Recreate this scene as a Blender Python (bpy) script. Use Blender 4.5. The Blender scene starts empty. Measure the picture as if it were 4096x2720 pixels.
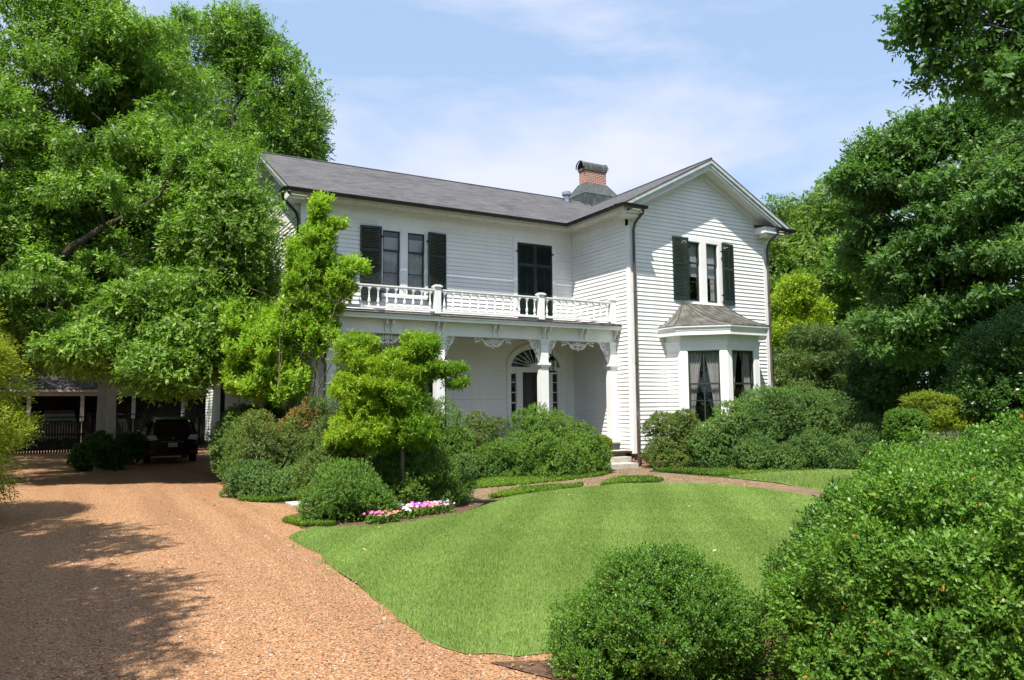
import bpy, math, random
import numpy as np
from mathutils import Matrix, Vector
S = bpy.context.scene
COL = S.collection
R = math.radians
random.seed(7)

# ------------------------------------------------------------ camera
F = 3000.0; YAW, PITCH, ROLL = R(29.7), R(4.96), R(-.51); CAMZ = 1.76
fw = Vector((math.sin(YAW)*math.cos(PITCH), math.cos(YAW)*math.cos(PITCH), math.sin(PITCH)))
r0 = Vector((math.cos(YAW), -math.sin(YAW), 0)); u0 = r0.cross(fw)
rt = math.cos(ROLL)*r0 + math.sin(ROLL)*u0; up = -math.sin(ROLL)*r0 + math.cos(ROLL)*u0
cam = bpy.data.cameras.new('camera'); co = bpy.data.objects.new('camera', cam); COL.objects.link(co)
cam.sensor_width = 36; cam.lens = F/4096*36; cam.clip_end = 3000; cam.clip_start = .05
m = Matrix((rt, up, -fw)).transposed().to_4x4(); m.translation = Vector((0, 0, CAMZ)); co.matrix_world = m
S.camera = co
def V(d, x, y):
    "point d metres ahead of the lens in the direction of a place in the view"
    return Vector((0, 0, CAMZ)) + d*(fw + rt*((x*1.7349-2048)/F) - up*((y*1.7349-1360)/F))

# ------------------------------------------------------------ light
SUN = Vector((-.42, -.35, 1.0)).normalized()
elev = math.asin(SUN.z)
w = bpy.data.worlds.new('World'); S.world = w; w.use_nodes = True
nt = w.node_tree; N = nt.nodes; L = nt.links; N.clear()
out = N.new('ShaderNodeOutputWorld'); bg = N.new('ShaderNodeBackground'); sky = N.new('ShaderNodeTexSky')
sky.sky_type = 'NISHITA'; sky.sun_disc = False; sky.sun_elevation = elev
sky.sun_rotation = math.atan2(SUN.x, SUN.y); sky.air_density = 1.0; sky.dust_density = .8; sky.ozone_density = 1.0
tc = N.new('ShaderNodeTexCoord'); mp = N.new('ShaderNodeMapping'); mp.inputs['Scale'].default_value = (1.0, 1.0, 2.6)
mp.inputs['Rotation'].default_value = (0, R(18), R(10)); mp.inputs['Location'].default_value = (3.1, .6, .2)
nz = N.new('ShaderNodeTexNoise'); nz.inputs['Scale'].default_value = 2.3; nz.inputs['Detail'].default_value = 7; nz.inputs['Roughness'].default_value = .52; nz.inputs['Distortion'].default_value = .25
cr = N.new('ShaderNodeValToRGB'); cr.color_ramp.elements[0].position = .44; cr.color_ramp.elements[0].color = (.06, .06, .06, 1); cr.color_ramp.elements[1].position = .64; cr.color_ramp.elements[1].color = (.85, .85, .85, 1)
mx = N.new('ShaderNodeMix'); mx.data_type = 'RGBA'; mx.inputs[7].default_value = (5.6, 5.7, 6.9, 1)
L.new(tc.outputs['Generated'], mp.inputs[0]); L.new(mp.outputs[0], nz.inputs['Vector']); L.new(nz.outputs[0], cr.inputs[0])
hz = N.new('ShaderNodeMix'); hz.data_type = 'RGBA'; hz.inputs[0].default_value = .62; hz.inputs[7].default_value = (3.3, 4.75, 6.9, 1); L.new(sky.outputs[0], hz.inputs[6]); L.new(hz.outputs[2], mx.inputs[6])
L.new(cr.outputs[0], mx.inputs[0]); L.new(mx.outputs[2], bg.inputs[0])
bg.inputs[1].default_value = .078; L.new(bg.outputs[0], out.inputs[0])
sl = bpy.data.lights.new('sun', 'SUN'); sl.energy = 4.3; sl.angle = R(.53); sl.color = (1, .94, .84)
so = bpy.data.objects.new('sun', sl); COL.objects.link(so); so.rotation_euler = SUN.to_track_quat('Z', 'Y').to_euler(); so.location = (0, -5, 30)
S.view_settings.view_transform = 'Standard'; S.view_settings.look = 'None'; S.view_settings.gamma = 1
S.view_settings.exposure = 1.08
S.cycles.max_bounces = 8; S.cycles.transparent_max_bounces = 12; S.cycles.diffuse_bounces = 4
S.cycles.use_adaptive_sampling = True; S.cycles.adaptive_threshold = .015

# ------------------------------------------------------------ materials
MAT = {}
class NT:
    def __init__(s, name):
        s.m = bpy.data.materials.new(name); s.m.use_nodes = True; s.t = s.m.node_tree; s.N = s.t.nodes; s.L = s.t.links
        s.b = s.N['Principled BSDF']; s.o = s.N['Material Output']; MAT[name] = s.m
    def n(s, t, **k):
        q = s.N.new('ShaderNode'+t)
        for a, v in k.items():
            if a[0] == '_': q.inputs[a[1:].replace('_', ' ')].default_value = v
            else: setattr(q, a, v)
        return q
    def l(s, a, b): s.L.new(a, b)
    def pos(s): return s.n('NewGeometry').outputs['Position']
    def noise(s, scale, detail=4, rough=.5, vec=None, stretch=None):
        q = s.n('TexNoise', _Scale=scale, _Detail=detail, _Roughness=rough); v = vec or s.pos()
        if stretch: mm = s.n('Mapping', _Scale=stretch); s.l(v, mm.inputs[0]); v = mm.outputs[0]
        s.l(v, q.inputs['Vector']); return q.outputs[0]
    def ramp(s, fac, *st):
        q = s.n('ValToRGB'); e = q.color_ramp.elements
        while len(e) < len(st): e.new(.5)
        for i, (p, c) in enumerate(st): e[i].position = p; e[i].color = (*c, 1) if len(c) == 3 else c
        s.l(fac, q.inputs[0]); return q.outputs[0]
    def mix(s, f, a, b, mode='MIX'):
        q = s.n('Mix', data_type='RGBA', blend_type=mode)
        for i, x in ((0, f), (6, a), (7, b)):
            if hasattr(x, 'links'): s.l(x, q.inputs[i])
            else: q.inputs[i].default_value = (*x, 1) if i and len(x) == 3 else x
        return q.outputs[2]
    def bump(s, h, st=.3, d=.01):
        q = s.n('Bump', _Strength=st, _Distance=d); s.l(h, q.inputs['Height']); s.l(q.outputs[0], s.b.inputs['Normal'])
    def base(s, c, rough=.5, spec=.3, metal=0):
        if hasattr(c, 'links'): s.l(c, s.b.inputs['Base Color'])
        else: s.b.inputs['Base Color'].default_value = (*c, 1)
        s.b.inputs['Roughness'].default_value = rough; s.b.inputs['Specular IOR Level'].default_value = spec; s.b.inputs['Metallic'].default_value = metal
        return s
def plain(name, c, rough=.5, spec=.3, metal=0, var=.12, scale=4, dark=None, bump=0):
    t = NT(name); d = dark or tuple(x*(1-var*2) for x in c)
    t.base(t.ramp(t.noise(scale, 6, .6), (.35, d), (.62, c)), rough, spec, metal)
    if bump: t.bump(t.noise(scale*6, 4), bump, .01)
    return t
t = NT('white_siding'); g = t.mix(t.ramp(t.noise(2.2, 6, .65, stretch=(1.5, 1.5, .12)), (.50, (0,)*3), (.75, (.55,)*3)), t.ramp(t.noise(1.3, 6, .6), (.35, (.74, .74, .72)), (.62, (.80, .80, .78))), (.66, .655, .62)); t.base(g, .55, .25); t.bump(t.noise(8, 4), .04, .01)
plain('white_trim', (.80, .805, .80), .45, .3, var=.04, scale=2.2, dark=(.73, .735, .72))
plain('green_trim', (.46, .51, .48), .5, .3, var=.1)
plain('soffit_paint', (.74, .73, .66), .55, .25, var=.05, scale=2)
plain('shutter_green', (.020, .036, .030), .42, .35, var=.18, scale=5)
plain('sash_green', (.030, .045, .040), .4, .35, var=.1)
plain('dark_bronze', (.036, .031, .028), .45, .4, var=.25, scale=3)
t = NT('copper_pipe'); g = t.noise(2.2, 5, .6, stretch=(3, 3, .5)); t.base(t.ramp(g, (.36, (.075, .058, .050)), (.58, (.10, .075, .062)), (.70, (.17, .22, .25))), .5, .4, .3)
t = NT('patina_copper'); g = t.noise(3.5, 7, .62, stretch=(3, 3, .7)); t.base(t.ramp(g, (.33, (.050, .052, .050)), (.55, (.085, .098, .090)), (.72, (.14, .20, .175))), .55, .35, .25); t.bump(t.noise(18, 3), .15, .01)
t = NT('bay_copper'); g = t.noise(3.2, 7, .6); t.base(t.ramp(g, (.33, (.10, .095, .080)), (.55, (.17, .165, .145)), (.70, (.23, .25, .225))), .42, .45, .45)
t = NT('shingle_roof')
brk = t.n('TexBrick', _Scale=1.0, _Mortar_Size=.012, _Brick_Width=.30, _Row_Height=.13, _Color1=(.058, .058, .062, 1), _Color2=(.112, .111, .116, 1), _Mortar=(.035, .034, .040, 1)); brk.inputs['Mortar Smooth'].default_value = .3
uv = t.n('UVMap'); t.l(uv.outputs[0], brk.inputs['Vector'])
t.base(t.mix(t.ramp(t.noise(.8, 6, .6), (.35, (.0,)*3), (.7, (.5,)*3)), brk.outputs[0], (.122, .120, .125)), .85, .2); t.bump(brk.outputs[1], -.5, .01)
t = NT('porch_shingle'); g = t.noise(9, 6, .7); t.base(t.ramp(g, (.35, (.035, .030, .032)), (.55, (.075, .065, .066)), (.7, (.15, .11, .10))), .9, .15); t.bump(g, .6, .02)
t = NT('brick')
brk = t.n('TexBrick', _Scale=1.0, _Mortar_Size=.012, _Brick_Width=.21, _Row_Height=.073, _Color1=(.33, .085, .05, 1), _Color2=(.20, .055, .04, 1), _Mortar=(.48, .40, .33, 1)); t.l(t.n('UVMap').outputs[0], brk.inputs['Vector'])
t.base(t.mix(t.ramp(t.noise(6, 5, .7), (.45, (0,)*3), (.75, (.6,)*3)), brk.outputs[0], (.42, .30, .24)), .85, .2); t.bump(brk.outputs[1], -.4, .01)
plain('galvanised', (.55, .56, .58), .35, .5, .9)
plain('concrete', (.50, .47, .42), .8, .2, var=.12, scale=5, dark=(.36, .33, .28), bump=.2)
plain('grey_paint', (.17, .155, .14), .6, .2)
plain('dark_door', (.018, .018, .017), .35, .4)
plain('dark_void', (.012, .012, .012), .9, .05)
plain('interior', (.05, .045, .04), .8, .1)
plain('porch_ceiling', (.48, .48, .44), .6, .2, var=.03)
plain('iron', (.025, .022, .020), .5, .4, .5)
plain('lantern_glass', (.62, .64, .60), .2, .5)
plain('fence_black', (.016, .015, .015), .6, .3)
plain('post_white', (.45, .45, .43), .55, .25)
plain('post_cream', (.58, .53, .43), .6, .2)
plain('tyre', (.012, .012, .012), .8, .2)
plain('rim', (.20, .20, .21), .35, .5, .8)
plain('car_black', (.012, .013, .014), .12, .6, .1)
plain('car_plastic', (.02, .02, .02), .5, .3)
plain('car_glass', (.006, .007, .008), .04, .6)
plain('car_silver', (.33, .36, .40), .25, .5, .5)
plain('lamp_clear', (.55, .57, .58), .15, .6)
plain('lamp_red', (.42, .02, .015), .15, .6)
plain('plate_white', (.62, .66, .58), .5, .3)
plain('plate_ink', (.05, .10, .07), .5, .3)
plain('chrome', (.6, .6, .62), .15, .6, .9)
plain('urn_iron', (.035, .033, .032), .6, .3, var=.3, scale=12)
t = NT('bark'); g = t.noise(7, 8, .7, stretch=(1, 1, .22)); t.base(t.ramp(g, (.3, (.035, .028, .022)), (.7, (.13, .105, .085))), .9, .15); t.bump(g, .8, .03)
t = NT('bark_pale'); g = t.noise(16, 8, .7, stretch=(1, 1, .3)); t.base(t.ramp(g, (.3, (.09, .072, .048)), (.7, (.23, .19, .13))), .85, .2); t.bump(g, .5, .01)
def cloth(name, c):
    t = NT(name); t.base(c, .9, .1); tr = t.n('BsdfTranslucent', _Color=(*c, 1)); tp = t.n('BsdfTransparent'); a = t.n('MixShader', _Fac=.35); b = t.n('MixShader', _Fac=.12)
    t.l(t.b.outputs[0], a.inputs[1]); t.l(tr.outputs[0], a.inputs[2]); t.l(a.outputs[0], b.inputs[1]); t.l(tp.outputs[0], b.inputs[2]); t.l(b.outputs[0], t.o.inputs[0])
cloth('sheer_curtain', (.60, .55, .53)); cloth('lace_blind', (.62, .61, .60)); cloth('pleated_blind', (.72, .70, .69))
t = NT('window_glass'); gl = t.n('BsdfGlossy', _Roughness=.015); tp = t.n('BsdfTransparent', _Color=(.86, .90, .90, 1)); fr = t.n('LayerWeight', _Blend=.5); a = t.n('MixShader'); pw = t.n('Math', operation='POWER'); pw.inputs[1].default_value = 4
mm = t.n('Math', operation='MULTIPLY_ADD'); mm.inputs[1].default_value = .9; mm.inputs[2].default_value = .075
t.l(fr.outputs['Facing'], pw.inputs[0]); t.l(pw.outputs[0], mm.inputs[0]); t.l(mm.outputs[0], a.inputs[0]); t.l(tp.outputs[0], a.inputs[1]); t.l(gl.outputs[0], a.inputs[2]); t.l(a.outputs[0], t.o.inputs[0])
wv = t.n('Bump', _Strength=.12, _Distance=.02); t.l(t.noise(3.0, 2), wv.inputs['Height']); t.l(wv.outputs[0], gl.inputs['Normal'])

# ground materials
t = NT('gravel'); p = t.pos()
nn = t.n('TexNoise', _Scale=9.0, _Detail=2.0); t.l(p, nn.inputs['Vector'])
def vor(sc, **k):
    v = t.n('TexVoronoi', _Scale=sc, _Randomness=1.0, **k); t.l(p, v.inputs['Vector']); return v
v1 = vor(54); v2 = vor(100)
c1 = t.ramp(v1.outputs['Color'], (.0, (.18, .080, .030)), (.25, (.44, .222, .108)), (.5, (.32, .150, .070)), (.68, (.54, .320, .180)), (.86, (.50, .40, .27)), (1., (.12, .090, .065)))
c2 = t.ramp(v2.outputs['Color'], (.0, (.18, .085, .036)), (.5, (.38, .20, .080)), (1., (.48, .33, .18)))
cc = t.mix(.25, c1, c2)
cc = t.mix(t.ramp(t.noise(.9, 5, .6), (.38, (.0,)*3), (.7, (.42,)*3)), cc, (.43, .228, .120))
cc = t.mix(t.ramp(t.noise(1., 4, .6, stretch=(1.5, .10, 1)), (.42, (.0,)*3), (.62, (.55,)*3)), cc, (.27, .138, .072))
dd = t.ramp(v1.outputs['Distance'], (.0, (1,)*3), (.55, (.85,)*3), (.9, (.22,)*3))
t.base(t.mix(1.0, cc, dd, 'MULTIPLY'), .85, .2); t.bump(dd, .9, .012)
t = NT('lawn_soil'); t.base(t.ramp(t.noise(5, 6, .6), (.35, (.10, .15, .045)), (.65, (.15, .22, .065))), .95, .05)
t = NT('soil'); g = t.noise(14, 8, .7); t.base(t.ramp(g, (.3, (.05, .032, .022)), (.55, (.12, .075, .05)), (.75, (.25, .15, .09))), .95, .1); t.bump(g, .7, .03)
t = NT('far_ground'); g = t.noise(.6, 8, .7); t.base(t.ramp(g, (.35, (.03, .035, .015)), (.65, (.06, .085, .03))), .95, .05)
t = NT('brick_path')
brk = t.n('TexBrick', _Scale=1.0, _Mortar_Size=.014, _Brick_Width=.21, _Row_Height=.105, _Color1=(.16, .105, .07, 1), _Color2=(.22, .165, .115, 1), _Mortar=(.08, .08, .035, 1)); mp_ = t.n('Mapping', _Rotation=(0, 0, R(38))); t.l(t.pos(), mp_.inputs[0]); t.l(mp_.outputs[0], brk.inputs['Vector'])
g = t.noise(3.5, 7, .7); t.base(t.mix(t.ramp(g, (.48, (0,)*3), (.66, (.8,)*3)), brk.outputs[0], (.28, .17, .09)), .9, .15); t.bump(brk.outputs[1], -.4, .01)
t = NT('pebble'); oi = t.n('Attribute', attribute_name='tint'); t.base(t.ramp(oi.outputs['Fac'], (0, (.22, .10, .05)), (.3, (.42, .22, .11)), (.6, (.33, .17, .085)), (.8, (.48, .32, .20)), (.93, (.22, .18, .15)), (1, (.55, .50, .44))), .6, .3)

def leafmat(name, dark, mid, light, odd=(.45, .17, .03), trans=.35, tc_=None, rough=.48, spec=.3):
    t = NT(name); a = t.n('Attribute', attribute_name='tint')
    c = t.ramp(a.outputs['Fac'], (.0, dark), (.45, mid), (.88, light), (.93, odd))
    t.base(c, rough, spec); tr = t.n('BsdfTranslucent')
    tcn = t.mix(1.0, c, tc_ or (1.5, 1.7, .55), 'MULTIPLY'); t.l(tcn, tr.inputs[0])
    ms = t.n('MixShader', _Fac=trans); t.l(t.b.outputs[0], ms.inputs[1]); t.l(tr.outputs[0], ms.inputs[2]); t.l(ms.outputs[0], t.o.inputs[0])
leafmat('leaf_boxwood', (.056, .116, .022), (.108, .212, .032), (.20, .325, .048), trans=.25)
leafmat('leaf_boxwood_near', (.048, .112, .018), (.095, .205, .026), (.19, .33, .038), trans=.28, rough=.42)
leafmat('leaf_boxwood_grey', (.060, .122, .032), (.105, .200, .048), (.185, .30, .072), trans=.22)
leafmat('leaf_boxwood_brown', (.068, .115, .028), (.115, .185, .036), (.185, .25, .050), odd=(.36, .15, .05), trans=.22)
leafmat('leaf_lime', (.14, .24, .026), (.25, .39, .040), (.42, .57, .075), trans=.4)
leafmat('leaf_maple', (.075, .165, .016), (.155, .285, .020), (.32, .42, .030), odd=(.40, .17, .03), trans=.42)
leafmat('leaf_elm', (.080, .142, .025), (.145, .250, .040), (.26, .40, .070), odd=(.30, .36, .05), trans=.36, tc_=(1.2, 1.55, .5))
leafmat('leaf_oak', (.046, .104, .030), (.082, .168, .044), (.145, .26, .070), odd=(.12, .22, .05), trans=.35)
leafmat('leaf_light', (.09, .16, .030), (.14, .23, .045), (.22, .32, .07), odd=(.24, .34, .07), trans=.4)
leafmat('leaf_yellow', (.14, .22, .016), (.25, .35, .022), (.40, .47, .035), odd=(.5, .5, .03), trans=.4)
leafmat('leaf_hemlock', (.050, .095, .022), (.088, .150, .032), (.145, .215, .048), odd=(.1, .12, .03), trans=.15)
leafmat('leaf_dark', (.026, .066, .014), (.050, .120, .022), (.12, .23, .040), odd=(.10, .2, .03), trans=.22, rough=.3)
leafmat('leaf_gold', (.12, .17, .018), (.21, .265, .026), (.34, .38, .035), odd=(.5, .26, .03), trans=.4)
leafmat('leaf_cover', (.055, .11, .018), (.10, .19, .024), (.20, .30, .030), odd=(.40, .40, .03), trans=.35)
leafmat('grass_blade', (.17, .255, .065), (.26, .37, .105), (.39, .50, .17), odd=(.36, .33, .16), trans=.3, rough=.45)
for nme, c in (('petal_pink', (.80, .12, .38)), ('petal_white', (.82, .80, .84)), ('petal_salmon', (.82, .22, .20)), ('petal_purple', (.42, .08, .50)), ('petal_lilac', (.58, .36, .72))):
    t = NT(nme); t.base(c, .6, .2)

# ------------------------------------------------------------ mesh tools
class MB:
    def __init__(s): s.v = []; s.f = []; s.uv = []
    def face(s, pts, uv=None):
        i = len(s.v); s.v += [tuple(p) for p in pts]; s.f.append(tuple(range(i, i+len(pts))))
        if uv is None:
            p = [Vector(q) for q in pts]; n = (p[1]-p[0]).cross(p[2]-p[0]); n = n.normalized() if n.length > 1e-12 else Vector((0, 0, 1))
            if abs(n.z) > .9: uv = [(q.x, q.y) for q in p]
            else:
                a = Vector((-n.y, n.x, 0)).normalized(); b = n.cross(a); uv = [(q.dot(a), q.dot(b)) for q in p]
        s.uv += uv; return s
    def box(s, x0, x1, y0, y1, z0, z1, M=None):
        c = [Vector((x, y, z)) for z in (z0, z1) for y in (y0, y1) for x in (x0, x1)]
        if M: c = [M @ q for q in c]
        for f in ((0, 2, 3, 1), (4, 5, 7, 6), (0, 1, 5, 4), (2, 6, 7, 3), (1, 3, 7, 5), (0, 4, 6, 2)): s.face([c[i] for i in f])
        return s
    def prism(s, poly, d):
        "closed polygon (3-D points) pushed along the vector d"
        p = [Vector(q) for q in poly]; d = Vector(d); q = [a+d for a in p]
        s.face(p[::-1]); s.face(q)
        for i in range(len(p)): j = (i+1) % len(p); s.face([p[i], p[j], q[j], q[i]])
        return s
    def tube(s, pts, r, n=8, cap=True):
        P = [Vector(p) for p in pts]; rs = r if isinstance(r, (list, tuple)) else [r]*len(P); rings = []
        for i, p in enumerate(P):
            d = (P[min(i+1, len(P)-1)]-P[max(i-1, 0)]).normalized(); a = d.cross(Vector((.13, .31, .94)))
            if a.length < .2: a = d.cross(Vector((1, 0, 0)))
            a.normalize(); b = d.cross(a); rings.append([p+rs[i]*(math.cos(2*math.pi*k/n)*a+math.sin(2*math.pi*k/n)*b) for k in range(n)])
        for i in range(len(P)-1):
            for k in range(n): j = (k+1) % n; s.face([rings[i][k], rings[i][j], rings[i+1][j], rings[i+1][k]])
        if cap: s.face(rings[0][::-1]); s.face(rings[-1])
        return s
    def lathe(s, prof, c, n=14):
        c = Vector(c)
        for (ra, za), (rb, zb) in zip(prof, prof[1:]):
            for k in range(n):
                a0, a1 = 2*math.pi*k/n, 2*math.pi*(k+1)/n
                s.face([c+Vector((ra*math.cos(a0), ra*math.sin(a0), za)), c+Vector((ra*math.cos(a1), ra*math.sin(a1), za)), c+Vector((rb*math.cos(a1), rb*math.sin(a1), zb)), c+Vector((rb*math.cos(a0), rb*math.sin(a0), zb))])
        return s
    def build(s, name, mat, parent=None, smooth=False):
        me = bpy.data.meshes.new(name); me.from_pydata(s.v, [], s.f); ul = me.uv_layers.new(name='UVMap')
        ul.data.foreach_set('uv', np.array(s.uv, dtype=np.float32).ravel())
        me.materials.append(MAT[mat])
        if smooth: me.polygons.foreach_set('use_smooth', [True]*len(me.polygons))
        me.update(); return link(name, me, parent)
def link(name, data, parent=None, loc=None):
    o = bpy.data.objects.new(name, data); COL.objects.link(o)
    if loc: o.location = loc
    if parent:
        o.parent = parent; pl = parent
        off = Vector((0, 0, 0))
        while pl: off += pl.location; pl = pl.parent
        if data is not None and not loc: o.location = -off
    return o
def tag(o, label=None, cat=None, group=None, kind=None):
    for k, v in (('label', label), ('category', cat), ('group', group), ('kind', kind)):
        if v: o[k] = v
    return o
def thing(name, loc, label, cat, group=None):
    return tag(link(name, None, None, loc), label, cat, group)

# ------------------------------------------------------------ foliage tools
def wav(rng, P, f, k=5):
    o = np.zeros(len(P))
    for i in range(k):
        v = rng.normal(size=3); v *= f*(.6+.8*rng.random())/np.linalg.norm(v); o += np.sin(P@v+rng.random()*6.28)
    return o/k**.5
def norm(a): return a/np.maximum(np.linalg.norm(a, axis=1, keepdims=True), 1e-9)
def sprout(rng, lobes, k, size, flat=.75, vol=False, bias=.2):
    "small lobes spread over (or through) large ones: the clumps of a crown"
    o = []
    for l in lobes:
        c = np.array(l[:3]); r = np.array(l[3:6]); n = int(k*(l[6] if len(l) > 6 else 1))
        d = norm(rng.normal(size=(n, 3))); d[:, 2] = np.where(d[:, 2] < -.55, -d[:, 2], d[:, 2]) if not vol else d[:, 2]
        rad = (rng.random(n)**(1/3) if vol else 1-bias*rng.random(n)**1.5)[:, None]*.88
        sz = size*(.65+.7*rng.random(n))
        o.append(np.hstack([c+d*r*rad, np.stack([sz, sz, sz*flat], 1)]))
    return np.vstack(o)
def leaves(name, lobes, nspray, mat, parent=None, fill=None, m=7, L=.03, W=.014, spray=.1, shell=.35, amp=.1, freq=3., a_out=.8, a_up=.5, a_rnd=.5, spread=55, droop=0., fold=.25, odd=.01, seed=1, hole=-9., holef=1.2, cull=.8, zmin=-.1, bright=0., plane=False, oddclump=0.):
    "one mesh of real leaves: lobes -> sprays -> folded leaf faces"
    rng = np.random.default_rng(seed); lobes = np.asarray([l[:6] for l in lobes], float); C = lobes[:, :3]; Rr = lobes[:, 3:]
    area = (Rr[:, 0]*Rr[:, 1]+Rr[:, 0]*Rr[:, 2]+Rr[:, 1]*Rr[:, 2]); idx = rng.choice(len(C), nspray, p=area/area.sum())
    d = norm(rng.normal(size=(nspray, 3))); rad = 1-shell*rng.random(nspray)**1.6
    P0 = C[idx]+d*Rr[idx]; rad = rad*(1+amp*wav(rng, P0, freq)+amp*.5*wav(rng, P0, freq*2.3))
    P = C[idx]+d*Rr[idx]*rad[:, None]; n = norm(d/Rr[idx])
    keep = P[:, 2] > zmin
    if hole > -5: keep &= wav(rng, P, holef, 6) > hole
    if cull < 1:
        near = np.zeros(len(P), bool)
        for a in range(0, len(P), 20000):
            q = P[a:a+20000, None, :]-C[None]; e = ((q/Rr[None])**2).sum(2); e[np.arange(len(e)), idx[a:a+20000]] = 9; near[a:a+20000] = e.min(1) < cull**2
        keep &= ~near | (rng.random(len(P)) < .12)
    P = P[keep]; n = n[keep]; k = len(P)
    ax = norm(n*a_out+np.array([0, 0, a_up])+rng.normal(size=(k, 3))*a_rnd)
    t1 = norm(np.cross(ax, rng.normal(size=(k, 3)))); t2 = np.cross(ax, t1)
    tint = np.clip(.42+.16*wav(rng, P, 2.5)+.10*rng.normal(size=k)+bright, 0, .86)
    ln = spray*(.6+.8*rng.random(k))
    B = []; D = []; T = []; U = []
    isodd = np.zeros(k, bool) if not oddclump else wav(rng, P, 2.2, 4) > oddclump
    for j in range(m):
        f = (j+.5)/m; ang = (j*2.39996 if not plane else (j % 2)*math.pi)+rng.random(k)*.5; sp = R(spread)*(1.15-.6*f)+rng.normal(size=k)*.15
        side = np.cos(ang)[:, None]*t1+np.sin(ang)[:, None]*t2
        dr = norm(ax*np.cos(sp)[:, None]+side*np.sin(sp)[:, None]+np.array([0, 0, -droop])*(.7+.6*rng.random(k))[:, None])
        bend = np.array([0, 0, -droop*.5]) if droop else 0
        B.append(P+ax*(ln*(f-.5))[:, None]+bend*(ln*f*f)[:, None]); D.append(dr); U.append(norm(np.cross(np.cross(dr, ax), dr)+1e-6))
        tt = np.clip(tint+.07*rng.normal(size=k)+.10*(f-.5), 0, .88); o_ = (rng.random(k) < odd) | (isodd & (rng.random(k) < .45)); tt = np.where(o_, .97, tt); T.append(tt)
    B = np.concatenate(B); D = np.concatenate(D); U = np.concatenate(U); T = np.concatenate(T); q = len(B)
    s_ = (.7+.6*rng.random(q))[:, None]; X = norm(np.cross(D, U)); mid = B+D*L*.5*s_+U*(fold*W)*s_*-1
    v = np.stack([B, mid+X*W*.5*s_+U*fold*W*s_*2, B+D*L*s_, mid-X*W*.5*s_+U*fold*W*s_*2], 1).reshape(-1, 3)
    T = np.repeat(T, 4)
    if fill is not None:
        fq = fill[fill[:, 2].reshape(-1, 4).min(1).repeat(4) > zmin-.1]; v = np.concatenate([v, fq]); T = np.concatenate([T, np.full(len(fq), .12)])  # low tint on the inner quads paints the shade of the gaps
    return rawmesh(name, v, 4, mat, T, parent)
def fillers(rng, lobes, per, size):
    "big dark quads deep inside that block the view, gap shade put into their colour"
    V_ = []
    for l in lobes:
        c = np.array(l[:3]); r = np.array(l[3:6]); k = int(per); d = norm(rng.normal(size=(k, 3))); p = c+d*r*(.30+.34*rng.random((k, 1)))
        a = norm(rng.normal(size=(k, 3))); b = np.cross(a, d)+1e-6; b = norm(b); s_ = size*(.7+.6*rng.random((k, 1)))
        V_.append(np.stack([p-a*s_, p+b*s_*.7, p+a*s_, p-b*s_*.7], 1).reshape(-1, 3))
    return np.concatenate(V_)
def rawmesh(name, v, n, mat, tint, parent=None):
    q = len(v)//n; me = bpy.data.meshes.new(name); me.vertices.add(len(v)); me.vertices.foreach_set('co', v.astype(np.float32).ravel())
    me.loops.add(q*n); me.loops.foreach_set('vertex_index', np.arange(q*n, dtype=np.int32)); me.polygons.add(q)
    me.polygons.foreach_set('loop_start', np.arange(0, q*n, n, dtype=np.int32)); me.polygons.foreach_set('loop_total', np.full(q, n, dtype=np.int32))
    a = me.attributes.new('tint', 'FLOAT', 'POINT'); a.data.foreach_set('value', tint.astype(np.float32)); me.materials.append(MAT[mat]); me.update(); me.validate()
    return link(name, me, parent)
def branchy(name, base, tips, r, mat, parent, rng, wob=.12, n=7, split=.35):
    mb = MB(); base = Vector(base)
    for i, (tp) in enumerate(tips):
        tp = Vector(tp); P = []; k = 7; off = Vector(rng.normal(size=3))*wob*(tp-base).length
        for j in range(k+1):
            f = j/k; p = base.lerp(tp, f); p.z = base.z+(tp.z-base.z)*(f**.8 if tp.z > base.z else f); P.append(p+off*math.sin(f*math.pi)*.6+Vector(rng.normal(size=3))*.02*(tp-base).length*(0 < j < k))
        rr = [max(r*(1-f/k)**.9*(.6+.4*rng.random()), .008) for f in range(k+1)]; mb.tube(P, rr, n)
        for s in range(2):
            j = 3+int(rng.integers(0, 3)); d = (P[-1]-P[j]).length*.7; e = P[j]+Vector(norm(rng.normal(size=(1, 3))+np.array((P[-1]-P[j])/max(d, .1)))[0])*d; mb.tube([P[j], P[j].lerp(e, .5)+Vector((0, 0, .05*d)), e], [rr[j]*.6, rr[j]*.35, .006], 5)
    return mb.build(name, mat, parent, True)

# ------------------------------------------------------------ ground
def gz(y, x=0):
    a = min(max((y-19)/8, 0), 1); return -.1-.2*a*a*(3-2*a)
def sheet(name, mat, rows, dz, sub=6, kind='structure'):
    "a sheet from rows (y, x0, x1) following the ground"
    mb = MB(); rr = []
    for (a, b) in zip(rows, rows[1:]):
        n = max(1, int(abs(b[0]-a[0])/1.5))
        for i in range(n): f = i/n; rr.append([a[k]*(1-f)+b[k]*f for k in range(3)])
    rr.append(list(rows[-1]))
    for a, b in zip(rr, rr[1:]):
        mb.face([(a[1], a[0], gz(a[0])+dz), (a[2], a[0], gz(a[0])+dz), (b[2], b[0], gz(b[0])+dz), (b[1], b[0], gz(b[0])+dz)])
    return tag(mb.build(name, mat), kind=kind)
sheet('ground', 'far_ground', [(-600, -900, 900), (-20, -900, 900), (0, -900, 900), (19, -900, 900), (23, -900, 900), (27, -900, 900), (60, -900, 900), (900, -900, 900)], 0)
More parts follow.
